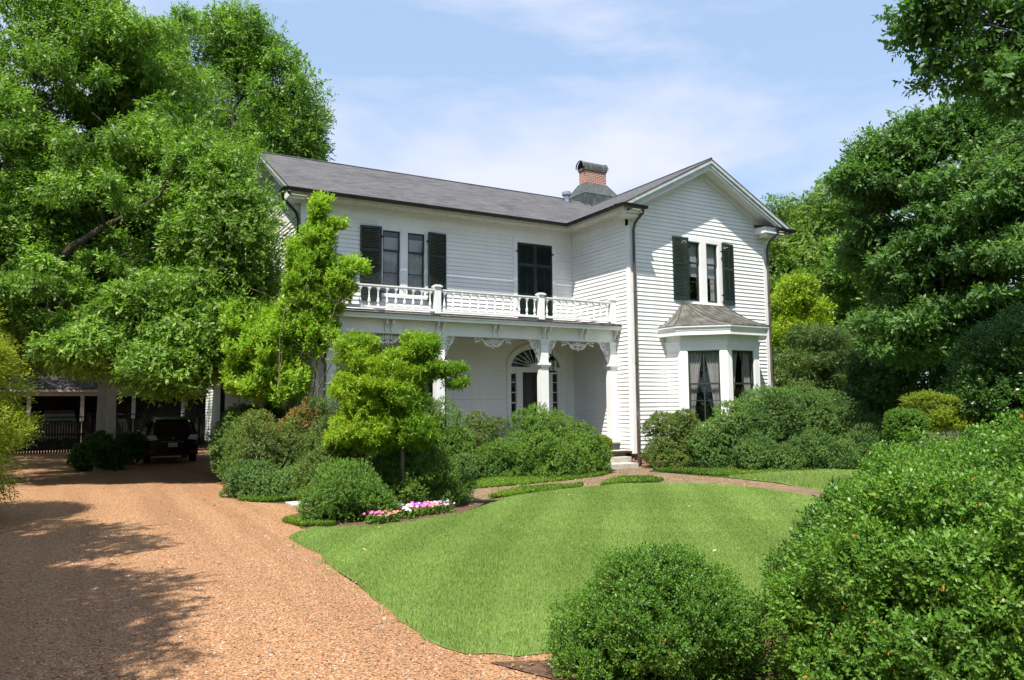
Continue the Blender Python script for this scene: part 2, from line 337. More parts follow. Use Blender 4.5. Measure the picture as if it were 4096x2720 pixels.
sheet('driveway', 'gravel', [(-14, -7, 6.5), (4.2, -6, 6.5), (4.7, -6, 6), (5.1, -6, 3.2), (5.6, -6, 2.5), (8.4, -6, 2.55), (11.4, -6, 2.9), (12.3, -6, 3.6), (14.6, -6, 3.7), (15.6, -6, 2.9), (17, -6, 2.9), (19, -6.5, 3.5), (25, -7, 5.15), (33, -7, 5.15), (46, -7, 8)], .006)
LAWN = [(2.80, 11.32), (2.60, 11.0), (2.60, 10.3), (2.66, 9.6), (2.57, 9.0), (2.56, 8.42), (2.57, 7.8), (2.49, 7.16), (2.50, 6.7), (2.44, 6.3), (2.46, 5.95), (2.42, 5.7), (2.47, 5.42), (2.55, 5.2), (2.74, 5.10), (2.85, 4.96), (3.1, 4.9), (3.3, 4.75), (3.7, 4.72), (4.5, 4.5), (7, 3.5), (11, 3), (11.6, 7), (12.2, 9.2), (12.55, 10.4), (12.75, 11.4), (12.65, 12.4), (12.3, 13.1), (11.73, 13.54), (10.9, 14.05), (9.78, 13.95), (8.7, 13.75), (7.66, 13.45), (7.0, 12.9), (6.4, 12.35), (5.9, 11.95), (5.3, 11.6), (4.7, 11.42), (4.05, 11.3), (3.5, 11.45), (3.1, 11.62)]
def flat(name, mat, poly, z, kind='structure'):
    from mathutils.geometry import tessellate_polygon
    mb = MB(); P = [Vector((x, y, z)) for x, y in poly]
    for tr in tessellate_polygon([P]):
        q = [P[i] for i in tr]
        if (q[1]-q[0]).cross(q[2]-q[0]).z < 0: q = q[::-1]
        mb.face(q)
    return tag(mb.build(name, mat), kind=kind)
flat('lawn', 'lawn_soil', LAWN, -.1+.013)
PATH = [(3.45, 14.3), (4.5, 13.9), (6.0, 13.2), (6.9, 13.0), (7.66, 13.5), (9.78, 13.99), (10.91, 14.1), (11.73, 13.6), (12.35, 13.15), (12.75, 12.4), (12.8, 11.4), (12.6, 10.3), (12.1, 8.5), (11.9, 7), (13.0, 7), (13.2, 8.6), (13.6, 10.6), (13.95, 12.3), (13.95, 13.6), (13.7, 15), (13.5, 16.2), (14.3, 16.9), (14.35, 17.6), (11.9, 17.6), (11.4, 16.4), (10.2, 15.5), (7.6, 15.1), (6.4, 15.0), (3.6, 15.2)]
flat('brick_path', 'brick_path', PATH, -.1+.010)
flat('mulch_bed', 'soil', [(2.95, 11.75), (3.5, 11.5), (4.1, 11.34), (5.3, 11.64), (6.0, 12.1), (6.9, 13.0), (6.2, 13.6), (4.2, 14.1), (3.1, 13.2)], -.1+.018)
flat('house_bed', 'soil', [(2.7, 16.9), (3.2, 15.4), (6.3, 15.3), (10.2, 15.7), (11.3, 16.6), (11.8, 17.6), (14.4, 17.65), (14.4, 16.9), (13.75, 16.1), (14.3, 14.2), (17, 13.9), (24, 13.5), (24, 18.2), (14, 18.3), (14, 21.3), (5.2, 21.3), (3.6, 20.5)], -.1+.007)
flat('side_lawn', 'lawn_soil', [(13.7, 11.3), (14.1, 12.3), (14.1, 13.9), (15.2, 13.95), (17, 13.7), (24, 13.2), (24, 8), (13.3, 8.6)], -.1+.014)
flat('front_bed', 'soil', [(2.6, 4.95), (2.9, 4.8), (3.3, 4.62), (7, 3.2), (7.5, 1), (3.2, 1.2), (3.0, 4.0)], -.1+.017)
# one loose slate at the end of the path
tag(MB().box(3.45, 4.05, 14.35, 14.95, -.094, -.062).build('paving_stone', 'concrete'), 'flat grey slab lying between the gravel and the round boxwood', 'paving stone')

# ------------------------------------------------------------ siding
rs = np.random.default_rng(3)
EXP = .127
def siding(mb, o, u, nrm, z0, z1, span, holes=(), und=None):
    "lapped boards: o origin, u unit along the wall, nrm outward"
    o = Vector(o); u = Vector(u); nrm = Vector(nrm); k = 0; z = z0
    while z < z1-.01:
        zt = min(z+EXP, z1); jz = rs.normal()*.0015; a0, a1 = span(z); b0, b1 = span(zt); zm = (z+zt)/2; seg = [(0., 1.)]
        if a1-a0 < .02: break
        cuts = sorted((h[0], h[1]) for h in holes if h[2] < zm < h[3]); iv = []; c = a0
        for h0, h1 in cuts:
            if h0 > c: iv.append((c, min(h0, a1)))
            c = max(c, h1)
        if c < a1: iv.append((c, a1))
        for (p, q) in iv:
            if q-p < .005: continue
            pt = b0 if p == a0 else p; qt = b1 if q == a1 else q
            if qt < pt: qt = pt = (qt+pt)/2
            P = lambda uu, d, zz: o+u*uu+nrm*d+Vector((0, 0, zz))
            mb.face([P(p, .024, z+jz), P(q, .024, z+jz), P(qt, .003, zt), P(pt, .003, zt)])
            mb.face([P(p, .002, z+jz+.001), P(q, .002, z+jz+.001), P(q, .024, z+jz), P(p, .024, z+jz)][::-1])
        z = zt
    return mb
XL, XR, XC, YF, YM, X0, YB = 14.466, 20.47, 17.468, 18.0, 21.13, 5.2, 28.5
ZE = 7.80; SL = .522; RY = 24.8
house = thing('clapboard_house', (12, 22, 0), 'white two storey clapboard house with grey shingle roof, front gable, porch and balcony', 'house')
def hp(n, mb, mat, p=None, **k): return mb.build(n, mat, p or house, **k)
# openings  (u0,u1,z0,z1)
WG = [(16.86, 17.375, 5.05, 7.02), (17.63, 18.165, 5.05, 7.02)]
WM = [(7.60, 8.187, 5.08, 7.06), (8.401, 8.992, 5.08, 7.06)]
WP = [(7.60, 8.187, 1.15, 3.35), (8.401, 8.992, 1.15, 3.35)]
DB = (12.27, 13.63, 4.67, 7.13)
gab = lambda z: (XL if z < 7.6 else max(XL, XC-(9.48-z)/SL), XR if z < 7.6 else min(XR, XC+(9.48-z)/SL))
hp('wall', siding(MB(), (0, YF, 0), (1, 0, 0), (0, -1, 0), .29, 9.46, gab, [(WG[0][0], WG[1][1], 5.05, 7.02), (15.82, 19.12, .3, 4.1)]), 'white_siding')
hp('wall', siding(MB(), (XL, YM, 0), (0, -1, 0), (-1, 0, 0), .29, 7.6, lambda z: (0, YM-YF)), 'white_siding')
hp('wall', siding(MB(), (0, YM, 0), (1, 0, 0), (0, -1, 0), .55, 7.3, lambda z: (X0, XL), [(WM[0][0], WM[1][1], 5.08, 7.06), (WP[0][0], WP[1][1], 1.15, 3.35), DB, (11.95, 13.95, .5, 2.98)]+[(12.948-1.03*(1-(i*.1/.71)**2)**.5, 12.948+1.03*(1-(i*.1/.71)**2)**.5, 2.98+(i-.5)*.1, 2.98+(i+.5)*.1) for i in range(1, 7)]+[(11.95, 13.95, 2.979, 3.03)]), 'white_siding')
gab2 = lambda z: (0 if z < 7.6 else max(0, YB-(RY+(9.84-z)/SL)), YB-YM if z < 7.6 else min(YB-YM, YB-(RY-(9.84-z)/SL)))
hp('wall', siding(MB(), (X0, YB, 0), (0, -1, 0), (-1, 0, 0), .3, 9.8, gab2, [(2.4, 3.3, 1.2, 3.3), (2.4, 3.3, 5.08, 7.0)]), 'white_siding')
w5 = siding(MB(), (XR, YF, 0), (0, 1, 0), (1, 0, 0), .3, 7.6, lambda z: (0, YB-YF)); siding(w5, (XR, YB, 0), (-1, 0, 0), (0, 1, 0), .3, 7.6, lambda z: (0, XR-X0)); hp('wall', w5, 'white_siding')
# dark rooms behind the glass
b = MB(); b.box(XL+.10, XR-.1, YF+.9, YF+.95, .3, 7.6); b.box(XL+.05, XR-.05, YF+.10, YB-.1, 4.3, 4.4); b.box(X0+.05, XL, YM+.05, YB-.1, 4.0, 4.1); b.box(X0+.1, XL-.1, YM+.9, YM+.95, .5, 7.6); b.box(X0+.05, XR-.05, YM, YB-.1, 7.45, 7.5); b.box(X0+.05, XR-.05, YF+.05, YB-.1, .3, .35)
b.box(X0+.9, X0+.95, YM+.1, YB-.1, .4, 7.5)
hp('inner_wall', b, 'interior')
hp('foundation', MB().box(XL+.03, XR-.03, YF+.04, YB-.05, -.3, .30).box(X0+.04, XL, YM+.04, YB-.05, -.5, .30), 'brick')
# trim: corner boards and frieze
cb = MB()
for (x, y, sx, sy) in ((XL, YF, 1, 1), (XR, YF, -1, 1), (X0, YM, 1, 1)):
    xo = x-sx*.03; yo = y-sy*.03
    cb = MB(); cb.box(min(xo, x+sx*.15), max(xo, x+sx*.15), yo, yo+.03, .27, 7.5); cb.box(min(xo, xo+sx*.03), max(xo, xo+sx*.03), yo+.03, y+sy*.15, .27, 7.5); hp('corner_board', cb, 'white_trim')
fz = MB(); fz.box(X0+.003, XL-.034, YM-.026, YM-.001, 7.275, 7.62); fz.box(XL-.030, XL-.001, YF+.005, YM-.03, 7.275, 7.62)
for i, (d, za) in enumerate(((.06, 7.50), (.095, 7.545), (.13, 7.585))):
    fz.box(X0-.03, XL-d, YM-d, YM-.026, za, za+.043); fz.box(XL-d, XL-.03, YF+.002, YM-d+.001, za, za+.0425)
fz.box(X0-.026, X0-.001, YM, YB, 7.28, 7.6)
hp('frieze', fz, 'white_trim')
# soffits and fascias (flat, boxed)
sf = MB(); sf.box(X0-.45, XL-.02, YM-.56, YM+.02, 7.63, 7.66); sf.box(XL-.56, XL+.05, YF-.52, YM-.561, 7.63, 7.66); hp('soffit', MB().box(XR-.02, XR+.56, YF-.52, YM+8, 7.63, 7.66), 'soffit_paint')
hp('soffit', sf, 'soffit_paint')
for i in range(22): hp('soffit_vent', MB().lathe([(.0, -.002), (.022, -.002), (.022, .0)], (X0+.2+i*.42, YM-.34, 7.629), 8), 'iron')
for i in range(7): hp('soffit_vent', MB().lathe([(.0, -.002), (.022, -.002), (.022, .0)], (XL-.34, YF+.1+i*.42, 7.629), 8), 'iron')
fa = MB()
fa.box(X0-.45, XL-.56, YM-.60, YM-.561, 7.60, 7.79); fa.box(XL-.60, XL-.561, YF-.52, YM-.601, 7.60, 7.79); hp('fascia', MB().box(XR+.561, XR+.60, YF-.52, YB, 7.60, 7.79), 'soffit_paint')
fa.box(X0-.45, XL-.601, YM-.625, YM-.601, 7.67, 7.76); fa.box(XL-.625, XL-.601, YF-.52, YM-.626, 7.67, 7.76)
hp('fascia', fa, 'soffit_paint')
# roofs
def slab(mb, pts, th=.05):
    p = [Vector(q) for q in pts]; mb.prism(p, (0, 0, -th))
rf = MB(); zr = ZE+SL*(RY-20.47)
ov = [(4.69, 20.45, ZE-.01), (13.83, 20.45, ZE-.01), (XC, 20.47+(9.69-ZE)/SL, 9.69), (21.12, 20.45, ZE-.01), (21.12, RY, zr), (4.69, RY, zr)]
from mathutils.geometry import tessellate_polygon
def slabroof(mb, pts, th=.05):
    P = [Vector(q) for q in pts]
    n = Vector((0, 0, 0))
    for tr in tessellate_polygon([P]):
        q = [P[i] for i in tr]; c = (q[1]-q[0]).cross(q[2]-q[0])
        if c.z < 0: q = q[::-1]
        nn = (q[1]-q[0]).cross(q[2]-q[0]).normalized(); a = Vector((-nn.y, nn.x, 0)).normalized(); bb = nn.cross(a)
        mb.face(q, [(v.dot(a), v.dot(bb)) for v in q]); mb.face([v-Vector((0, 0, th)) for v in q][::-1])
    for i in range(len(P)):
        a, c = P[i], P[(i+1) % len(P)]; d = Vector((0, 0, -th)); mb.face([a+d, c+d, c, a])
slabroof(rf, ov); slabroof(rf, [(4.69, RY, zr), (21.12, RY, zr), (21.12, 29.2, ZE), (4.69, 29.2, ZE)])
YV = 20.47+(9.69-ZE)/SL
slabroof(rf, [(13.83, 17.42, ZE-.01), (XC, 17.42, 9.69), (XC, YV, 9.69), (13.83, 20.45, ZE-.01)])
slabroof(rf, [(21.12, 17.42, ZE-.01), (21.12, 20.45, ZE-.01), (XC, YV, 9.69), (XC, 17.42, 9.69)])
rf.tube([(4.69, RY, zr+.005), (21.1, RY, zr+.005)], .035, 6); rf.tube([(XC, 17.42, 9.695), (XC, YV, 9.695)], .035, 6)
roof = hp('roof', rf, 'shingle_roof')
# gable rakes
def rake(mb, ax, c, zc, half, y0, y1, drop, th, mt=None):
    "a pair of sloping boards; ax 0 = gable along x, 1 = along y"
    for s in (-1, 1):
        e = half; P = []
        for (uu, zz) in ((0, zc-drop), (s*e, zc-drop-SL*e), (s*e, zc-drop-SL*e-th), (0, zc-drop-th)):
            P.append((c+uu, y0, zz) if ax == 0 else (y0, c+uu, zz))
        mb.prism(P, (0, y1-y0, 0) if ax == 0 else (y1-y0, 0, 0))
zg = 9.69
rk = MB(); rake(rk, 0, XC, zg, 3.62, 17.425, 17.46, .052, .10); rake(rk, 0, XC, zg, 3.60, 17.46, 17.50, .10, .17)
hp('rake_moulding', rk, 'green_trim').name = 'rake_moulding'
rk = MB(); rake(rk, 0, XC, zg, 3.58, 17.50, 17.545, .19, .15); rake(rk, 0, XC, zg, 3.58, 17.546, 18.0, .225, .03); rake(rk, 0, XC, zg, 3.0, 17.955, 17.985, .255, .20); rake(rk, 0, XC, zg, 3.0, 17.93, 17.955, .255, .07)
hp('rake_board', rk, 'white_trim')
zm2 = zr
rk = MB(); rake(rk, 1, RY, zm2, 4.33, 4.70, 4.74, .052, .11); rake(rk, 1, RY, zm2, 4.3, 4.74, 4.77, .10, .19)
hp('rake_moulding', rk, 'green_trim')
rk = MB(); rake(rk, 1, RY, zm2, 4.3, 4.771, 5.2, .20, .03); rake(rk, 1, RY, zm2, 3.7, 5.15, 5.178, .23, .24)
hp('rake_board', rk, 'white_trim')
# cornice returns
cr_ = MB()
for (x0, x1) in ((13.90, 14.72), (19.95, 21.05)):
    cr_ = MB(); cr_.box(x0+(.10 if x0 < 15 else 0), x1-(0 if x0 < 15 else .10), 17.50, 17.99, 7.54, 7.76); cr_.box(x0+.17, x1-.10 if x0 < 15 else x1-.20, 17.60, 17.985, 7.45, 7.539); hp('cornice_return', cr_, 'white_trim')
for q in (20.60, 28.3): hp('cornice_return', MB().box(4.74, 5.16, q, q+.75, 7.52, 7.76), 'white_trim')
for (x0, x1) in ((13.86, 14.78), (19.88, 21.08)): hp('flashing', MB().prism([(x0, 17.44, 7.765), (x1, 17.44, 7.765), (x1, 17.99, 7.85), (x0, 17.99, 7.85)], (0, 0, .012)), 'dark_bronze')
# gutters
def gutter(pts, p=None):
    mb = MB(); P = [Vector(q) for q in pts]; n = 7; rings = []
    for i, q in enumerate(P):
        d0 = (P[i]-P[i-1]).normalized() if i else (P[1]-P[0]).normalized(); d1 = (P[i+1]-P[i]).normalized() if i < len(P)-1 else d0
        s0 = Vector((d0.y, -d0.x, 0)); s1 = Vector((d1.y, -d1.x, 0)); sd = (s0+s1); sd = sd/(sd.length_squared/2) if sd.length > .1 else s0
        rings.append([q+sd*(.075*math.cos(a))+Vector((0, 0, -.085*math.sin(a)+.0)) for a in [math.pi*k/n for k in range(n+1)]])
    for a, b in zip(rings, rings[1:]):
        for k in range(n): mb.face([a[k], a[k+1], b[k+1], b[k]])
    for r_ in (rings[0], rings[-1]): mb.face(r_)
    for k, (a, b) in enumerate(zip(P, P[1:])):
        d = (b-a); Ln = d.length; d = d/Ln
        mb.tube([a+Vector((d.y*.075, -d.x*.075, 0)), b+Vector((d.y*.075, -d.x*.075, 0))], .011, 5)
        for j in range(int(Ln/.85)):
            q = a+d*(.5+j*.85); s = Vector((d.y, -d.x, 0)); mb.tube([q+s*(.079*math.cos(t_))+Vector((0, 0, -.091*math.sin(t_))) for t_ in [math.pi*z/6 for z in range(7)]], .008, 4)
    return hp('gutter', mb, 'dark_bronze')
gutter([(4.60, 20.95, 7.74), (4.60, 20.37, 7.74), (13.77, 20.37, 7.74), (13.77, 17.37, 7.74), (14.66, 17.37, 7.73)])
gutter([(20.35, 17.37, 7.70), (21.2, 17.37, 7.70), (21.2, 28, 7.70)])
# downspouts
def spout(pts, mat, label=None):
    mb = MB(); mb.tube(pts, .043, 10); zz = pts[-1][2]
    for z in (1.4, 3.0, 5.2): mb.lathe([(.044, -.02), (.052, -.02), (.052, .02), (.044, .02)], (pts[-1][0], pts[-1][1], z), 10)
    return hp('downspout', mb, mat, smooth=False)
def scurve(a, b, zb): a = Vector(a); b = Vector(b); return [a, a-Vector((0, 0, .12)), a.lerp(b, .12)-Vector((0, 0, .08)), a.lerp(b, .85)+Vector((0, 0, .03)), b-Vector((0, 0, .10)), Vector((b.x, b.y, zb))]
spout(scurve((14.55, 17.40, 7.66), (14.56, 17.90, 7.22), -.05), 'copper_pipe'); spout(scurve((20.42, 17.40, 7.63), (20.44, 17.90, 7.18), -.05), 'copper_pipe'); spout(scurve((4.62, 20.88, 7.66), (5.10, 21.06, 7.12), .0), 'dark_bronze')
# chimney
ch = MB().box(17.72, 18.77, 24.80, 25.26, 10.2, 11.46); chim = hp('chimney', ch, 'brick', roof)
cm = MB(); cm.box(17.68, 18.81, 24.76, 25.30, 11.46, 11.56)
a = [(17.36, 24.36), (19.12, 24.36), (19.12, 25.70), (17.36, 25.70)]; bq = [(17.70, 24.78), (18.79, 24.78), (18.79, 25.28), (17.70, 25.28)]
for i in range(4):
    j = (i+1) % 4; cm.face([(*a[i], 9.3), (*a[j], 9.3), (*a[j], 10.33), (*a[i], 10.33)]); cm.face([(*a[i], 10.33), (*a[j], 10.33), (*bq[j], 10.90), (*bq[i], 10.90)])
    cm.tube([(*a[i], 10.33), (*bq[i], 10.9)], .018, 5); cm.tube([(*a[i], 10.33), (*a[j], 10.33)], .012, 5)
hp('chimney_skirt', cm, 'patina_copper', roof)
hd = MB(); pr = [(17.70+.0, 0)]
arc = [(24.80+.46*.5-.27*math.cos(math.pi*k/12), 11.56+.29*math.sin(math.pi*k/12)**.8) for k in range(13)]
for (y0, z0), (y1, z1) in zip(arc, arc[1:]):
    hd.face([(17.66, y0, z0), (18.80, y0, z0), (18.80, y1, z1), (17.66, y1, z1)]); hd.face([(17.66, y0*.96+25.03*.04, z0-.015), (17.66, y1*.96+25.03*.04, z1-.015), (18.80, y1*.96+25.03*.04, z1-.015), (18.80, y0*.96+25.03*.04, z0-.015)])
for x in (17.60, 18.84): hd.tube([(x, y, z) for y, z in arc], .03, 6)
hp('chimney_hood', hd, 'patina_copper', roof)
hp('vent_pipe', MB().lathe([(.10, -.5), (.10, .22), (.17, .22), (.19, .26), (.19, .36), (.14, .40), (0, .41)], (16.52, 24.45, 9.86), 16), 'galvanised', roof)

# ------------------------------------------------------------ windows
def W2(mb, M, *a): return mb.box(*a, M=M)
def frame_local(o, u, nrm):
    o = Vector(o); u = Vector(u).normalized(); nrm = Vector(nrm).normalized()
    return Matrix(((u.x, nrm.x, 0, o.x), (u.y, nrm.y, 0, o.y), (0, 0, 1, o.z), (0, 0, 0, 1)))   # local x along the wall, y outward, z up
def window(M, openings, casing, mids, muntins, glassd=-.05, vert=False, curtain=None, parent=None, sill=True):
    x0, x1, z0, z1 = casing; p = parent or house
    cs = MB(); prev = x0
    for (a, b, c, d) in openings:
        cs.box(prev, a, -.02, .032, z0, z1, M=M); prev = b
        cs.box(a, b, -.02, .032, d, z1, M=M); 
        if c > z0+.001: cs.box(a, b, -.02, .032, z0, c, M=M)
        cs.box(a-.002, a+.018, -.10, .02, c, d, M=M); cs.box(b-.018, b+.002, -.10, .02, c, d, M=M); cs.box(a, b, -.10, .02, d-.018, d+.002, M=M)
    cs.box(prev, x1, -.02, .032, z0, z1, M=M)
    wn = cs.build('window', 'white_trim', p)
    if sill: MB().box(x0-.04, x1+.04, -.02, .075, z0-.085, z0-.002, M=M).build('sill', 'white_trim', wn)
    for (a, b, c, d) in openings:
        s = MB(); f = .042; a += .018; b -= .018; d -= .018
        for (q0, q1, y0) in ((mids, d, -.055), (c, mids+.04, -.085)):
            s.box(a, a+f, y0, y0+.035, q0, q1, M=M); s.box(b-f, b, y0, y0+.035, q0, q1, M=M); s.box(a+f, b-f, y0, y0+.034, q0, q0+(.05 if q0 == mids else .07), M=M); s.box(a+f, b-f, y0, y0+.034, q1-.045, q1, M=M)
        for mz in muntins:
            s.box(a+f, b-f, -.08, -.055, mz-.011, mz+.011, M=M)
        if vert: xm = (a+b)/2; s.box(xm-.022, xm+.022, -.05, -.025, mids+.05, d-.045, M=M); s.box(xm-.022, xm+.022, -.08, -.055, c+.07, mids-.005, M=M)
        s.build('sash', 'sash_green', wn)
        g = MB()
        for (q0, q1, y0) in ((mids+.04, d-.04, -.042), (c+.05, mids, -.072)): g.face([M @ Vector((x, y0, z)) for x, z in ((a+.03, q0), (b-.03, q0), (b-.03, q1), (a+.03, q1))])
        g.build('pane', 'window_glass', wn)
    return wn
def pleat(M, x0, x1, z0, z1, y, amp, n, mat, parent, name, xb0=None, xb1=None, seed=0):
    "hanging cloth with folds; gathers from (x0,x1) at the top to (xb0,xb1) at the bottom"
    mb = MB(); K = n*4; Zs = 10; xb0 = x0 if xb0 is None else xb0; xb1 = x1 if xb1 is None else xb1; G = []
    for j in range(Zs+1):
        f = j/Zs; e = min(1, f*1.25)**.8; a = x0+(xb0-x0)*e; b = x1+(xb1-x1)*e
        G.append([M @ Vector((a+(b-a)*i/K, y+amp*math.sin(i/K*n*2*math.pi+.8*math.sin(3*f+i*.3+seed)), z1+(z0-z1)*f)) for i in range(K+1)])
    for j in range(Zs):
        for i in range(K): mb.face([G[j+1][i], G[j+1][i+1], G[j][i+1], G[j][i]])
    return mb.build(name, mat, parent, True)
def shutter(hx, side, y_h, z0, z1, wd, ang, M, mid, parent=None):
    "louvred leaf hinged at hx; side -1 opens to the left; ang tilts its free edge to the wall"
    p = parent or house; H = M @ Matrix.Translation((hx, y_h, 0)) @ Matrix.Rotation(ang, 4, 'Z')
    X = lambda a, b: (min(side*a, side*b), max(side*a, side*b)); mb = MB(); st = .055
    mb.box(*X(0, st), -.018, .018, z0, z1, M=H); mb.box(*X(wd-st, wd), -.018, .018, z0, z1, M=H)
    for (a, b) in ((z0, z0+.12), (mid-.045, mid+.045), (z1-.075, z1)): mb.box(*X(st, wd-st), -.017, .017, a, b, M=H)
    for (a, b) in ((z0+.12, mid-.045), (mid+.045, z1-.075)):
        k = int((b-a)/.044)
        for i in range(k):
            z = a+(i+.5)*(b-a)/k; x0, x1 = X(st, wd-st)
            mb.prism([H @ Vector(q) for q in ((x0, .015, z-.019), (x0, .020, z-.015), (x0, -.010, z+.021), (x0, -.015, z+.017))], (H @ Vector((x1, 0, 0))-H @ Vector((x0, 0, 0))))
        mb.box(*X(wd/2-.008, wd/2+.008), .018, .032, a+.03, b-.03, M=H)
    o = mb.build('shutter', 'shutter_green', p)
    for z in (z0+.28, z1-.30):
        hg = MB(); hg.box(*X(-.07, .05), -.02, .026, z-.02, z+.02, M=H); hg.tube([H @ Vector((0, .02, z-.05)), H @ Vector((0, .02, z+.05))], .012, 6); hg.build('hinge', 'iron', o)
    return o
MF = frame_local((0, YF, 0), (1, 0, 0), (0, -1, 0)); MM = frame_local((0, YM, 0), (1, 0, 0), (0, -1, 0))
wg = window(MF, WG, (16.64, 18.40, 4.955, 7.17), 6.30, [5.70])
for (a, b, c, d) in WG: pleat(MF, a+.03, b-.03, 5.88, d, -.13, .008, 7, 'lace_blind', wg, 'blind')
pleat(MF, 17.93, 18.14, 5.05, 5.9, -.15, .02, 3, 'sheer_curtain', wg, 'curtain')
shutter(16.78, -1, .115, 5.055, 7.10, .60, R(8), MF, 6.24); shutter(18.27, 1, .115, 5.035, 7.08, .60, R(-8), MF, 6.22)
wm = window(MM, WM, (7.44, 9.20, 5.08, 7.272), 6.41, [5.76])
for (a, b, c, d) in WM: pleat(MM, a+.02, b-.02, 5.10, 6.85, -.14, .010, 8, 'pleated_blind', wm, 'blind')
shutter(7.55, -1, .13, 4.87, 7.10, .64, R(8), MM, 6.37); shutter(9.05, 1, .13, 4.87, 7.10, .64, R(-8), MM, 6.37)
wp = window(MM, WP, (7.44, 9.20, 1.15, 3.50), 2.4, [1.7])
shutter(7.55, -1, .13, 1.1, 3.45, .62, R(8), MM, 2.6); shutter(9.05, 1, .13, 1.1, 3.45, .62, R(-8), MM, 2.6)
# balcony door: closed shutters in a casing
cs = MB(); cs.box(12.107, 12.27, -.02, .03, 4.55, 7.272, M=MM); cs.box(13.63, 13.778, -.02, .03, 4.55, 7.272, M=MM); cs.box(12.27, 13.63, -.02, .03, 7.13, 7.272, M=MM)
bd = hp('balcony_door', cs, 'white_trim')
shutter(12.275, 1, .02, 4.62, 7.125, .67, 0, MM, 6.39, bd); shutter(13.625, -1, .02, 4.62, 7.125, .67, 0, MM, 6.39, bd)
# left end wall windows
ME = frame_local((X0, 0, 0), (0, -1, 0), (-1, 0, 0))
for (z0, z1) in ((1.2, 3.3), (5.08, 7.0)):
    window(ME, [(-25.95, -25.35, z0, z1)], (-26.1, -25.2, z0, z1+.15), (z0+z1)/2, [])
    shutter(-26.0, -1, .1, z0, z1, .45, R(6), ME, (z0+z1)/2); shutter(-25.3, 1, .1, z0, z1, .45, R(-6), ME, (z0+z1)/2)
lv = MB().box(-24.0, -23.45, -.0, .028, 7.85, 8.85, M=ME)
for i in range(16): lv.box(-23.98, -23.47, .028, .05, 7.9+i*.058, 7.925+i*.058, M=ME)
hp('gable_vent', lv, 'white_trim')

# ------------------------------------------------------------ front door with fanlight
DC = 12.948; dr = hp('door_surround', MB().box(11.84, 11.985, -.05, .04, .56, 2.98, M=MM).box(13.915, 14.058, -.05, .04, .56, 2.98, M=MM).box(11.985, 13.915, -.06, .03, 2.83, 3.0, M=MM).box(12.20, 12.43, -.06, .02, .56, 2.83, M=MM).box(13.36, 13.59, -.06, .02, .56, 2.83, M=MM).box(11.985, 12.2, -.05, .02, .56, 1.18, M=MM).box(13.59, 13.915, -.05, .02, .56, 1.18, M=MM).box(13.80, 13.915, -.05, .02, 1.18, 2.83, M=MM), 'white_trim')
ar = MB()
def ell(r, h, k, n=20, y=0): a = math.pi*k/n; return (DC-r*math.cos(a), y, 2.98+h*math.sin(a))
n = 20
for k in range(n):
    A = [ell(.955, .62, k), ell(.955, .62, k+1), ell(1.11, .80, k+1), ell(1.11, .80, k)]
    ar.prism([MM @ Vector((p[0], .04, p[2])) for p in A], (0, .09, 0))
    # siding infill above the arch is hidden behind the casing; thin raised bead round it
    ar.prism([MM @ Vector((p[0], .055, p[2])) for p in (ell(1.08, .77, k), ell(1.08, .77, k+1), ell(1.125, .815, k+1), ell(1.125, .815, k))], (0, .03, 0))
ar.build('arch_casing', 'white_trim', dr)
fn = MB(); fn.face([MM @ Vector((ell(.97, .64, k)[0], -.03, ell(.97, .64, k)[2])) for k in range(n+1)])
fn.build('fanlight', 'window_glass', dr)
bk = MB().box(11.9, 14.0, -.55, -.5, .5, 3.9, M=MM); bk.build('hall_dark_panel', 'dark_void', dr)  # near-black panel stands in for the darkness of the unlit hall
mt = MB()
for k in range(1, 12):
    a = math.pi*k/12; mt.tube([MM @ Vector((DC-.22*math.cos(a), -.012, 3.0+.13*math.sin(a))), MM @ Vector((DC-.95*math.cos(a), -.012, 3.0+.62*math.sin(a)))], .011, 5)
mt.face([MM @ Vector((DC-.25*math.cos(math.pi*k/10), .0, 2.99+.14*math.sin(math.pi*k/10))) for k in range(11)])
for k in range(12): mt.tube([MM @ Vector((DC-.95*math.cos(math.pi*k/12), -.012, 3.0+.615*math.sin(math.pi*k/12))), MM @ Vector((DC-.95*math.cos(math.pi*(k+1)/12), -.012, 3.0+.615*math.sin(math.pi*(k+1)/12)))], .02, 5)
mt.build('fanlight_bar', 'white_trim', dr)
for (a, b) in ((11.985, 12.20), (13.59, 13.80)):
    sd = MB().face([MM @ Vector((x, -.03, z)) for x, z in ((a, 1.18), (b, 1.18), (b, 2.83), (a, 2.83))]).build('sidelight', 'window_glass', dr)
    q = MB()
    for i in range(1, 5): z = 1.18+i*.33; q.box(a, b, -.035, -.01, z-.013, z+.013, M=MM)
    q.box(a, a+.014, -.035, -.01, 1.18, 2.83, M=MM); q.box(b-.014, b, -.035, -.01, 1.18, 2.83, M=MM); q.box(a, b, -.035, -.01, 2.78, 2.83, M=MM)
    q.build('sidelight_bar', 'white_trim', dr)
d_ = MB().box(12.43, 13.36, -.09, -.05, .58, 2.83, M=MM)
for (a, b) in ((12.49, 12.83), (12.95, 13.30)):
    for (c, e) in ((.75, 1.45), (1.6, 2.7)):
        d_.box(a, b, -.05, -.038, c, e, M=MM); d_.box(a+.05, b-.05, -.038, -.03, c+.05, e-.05, M=MM)
d_.box(12.875, 12.895, -.05, -.035, .6, 2.82, M=MM)
door = hp('door', d_, 'dark_door')
MB().lathe([(0, .03), (.03, .02), (.03, 0), (.012, -.02), (.012, -.04)], (13.27, YM+.0, 1.6), 10).build('door_knob', 'chrome', door)
MB().tube([MM @ Vector((12.97+.05*math.cos(t_), -.02, 1.95+.06*math.sin(t_))) for t_ in [i*math.pi/6 for i in range(13)]], .012, 6).build('door_knocker', 'iron', door)

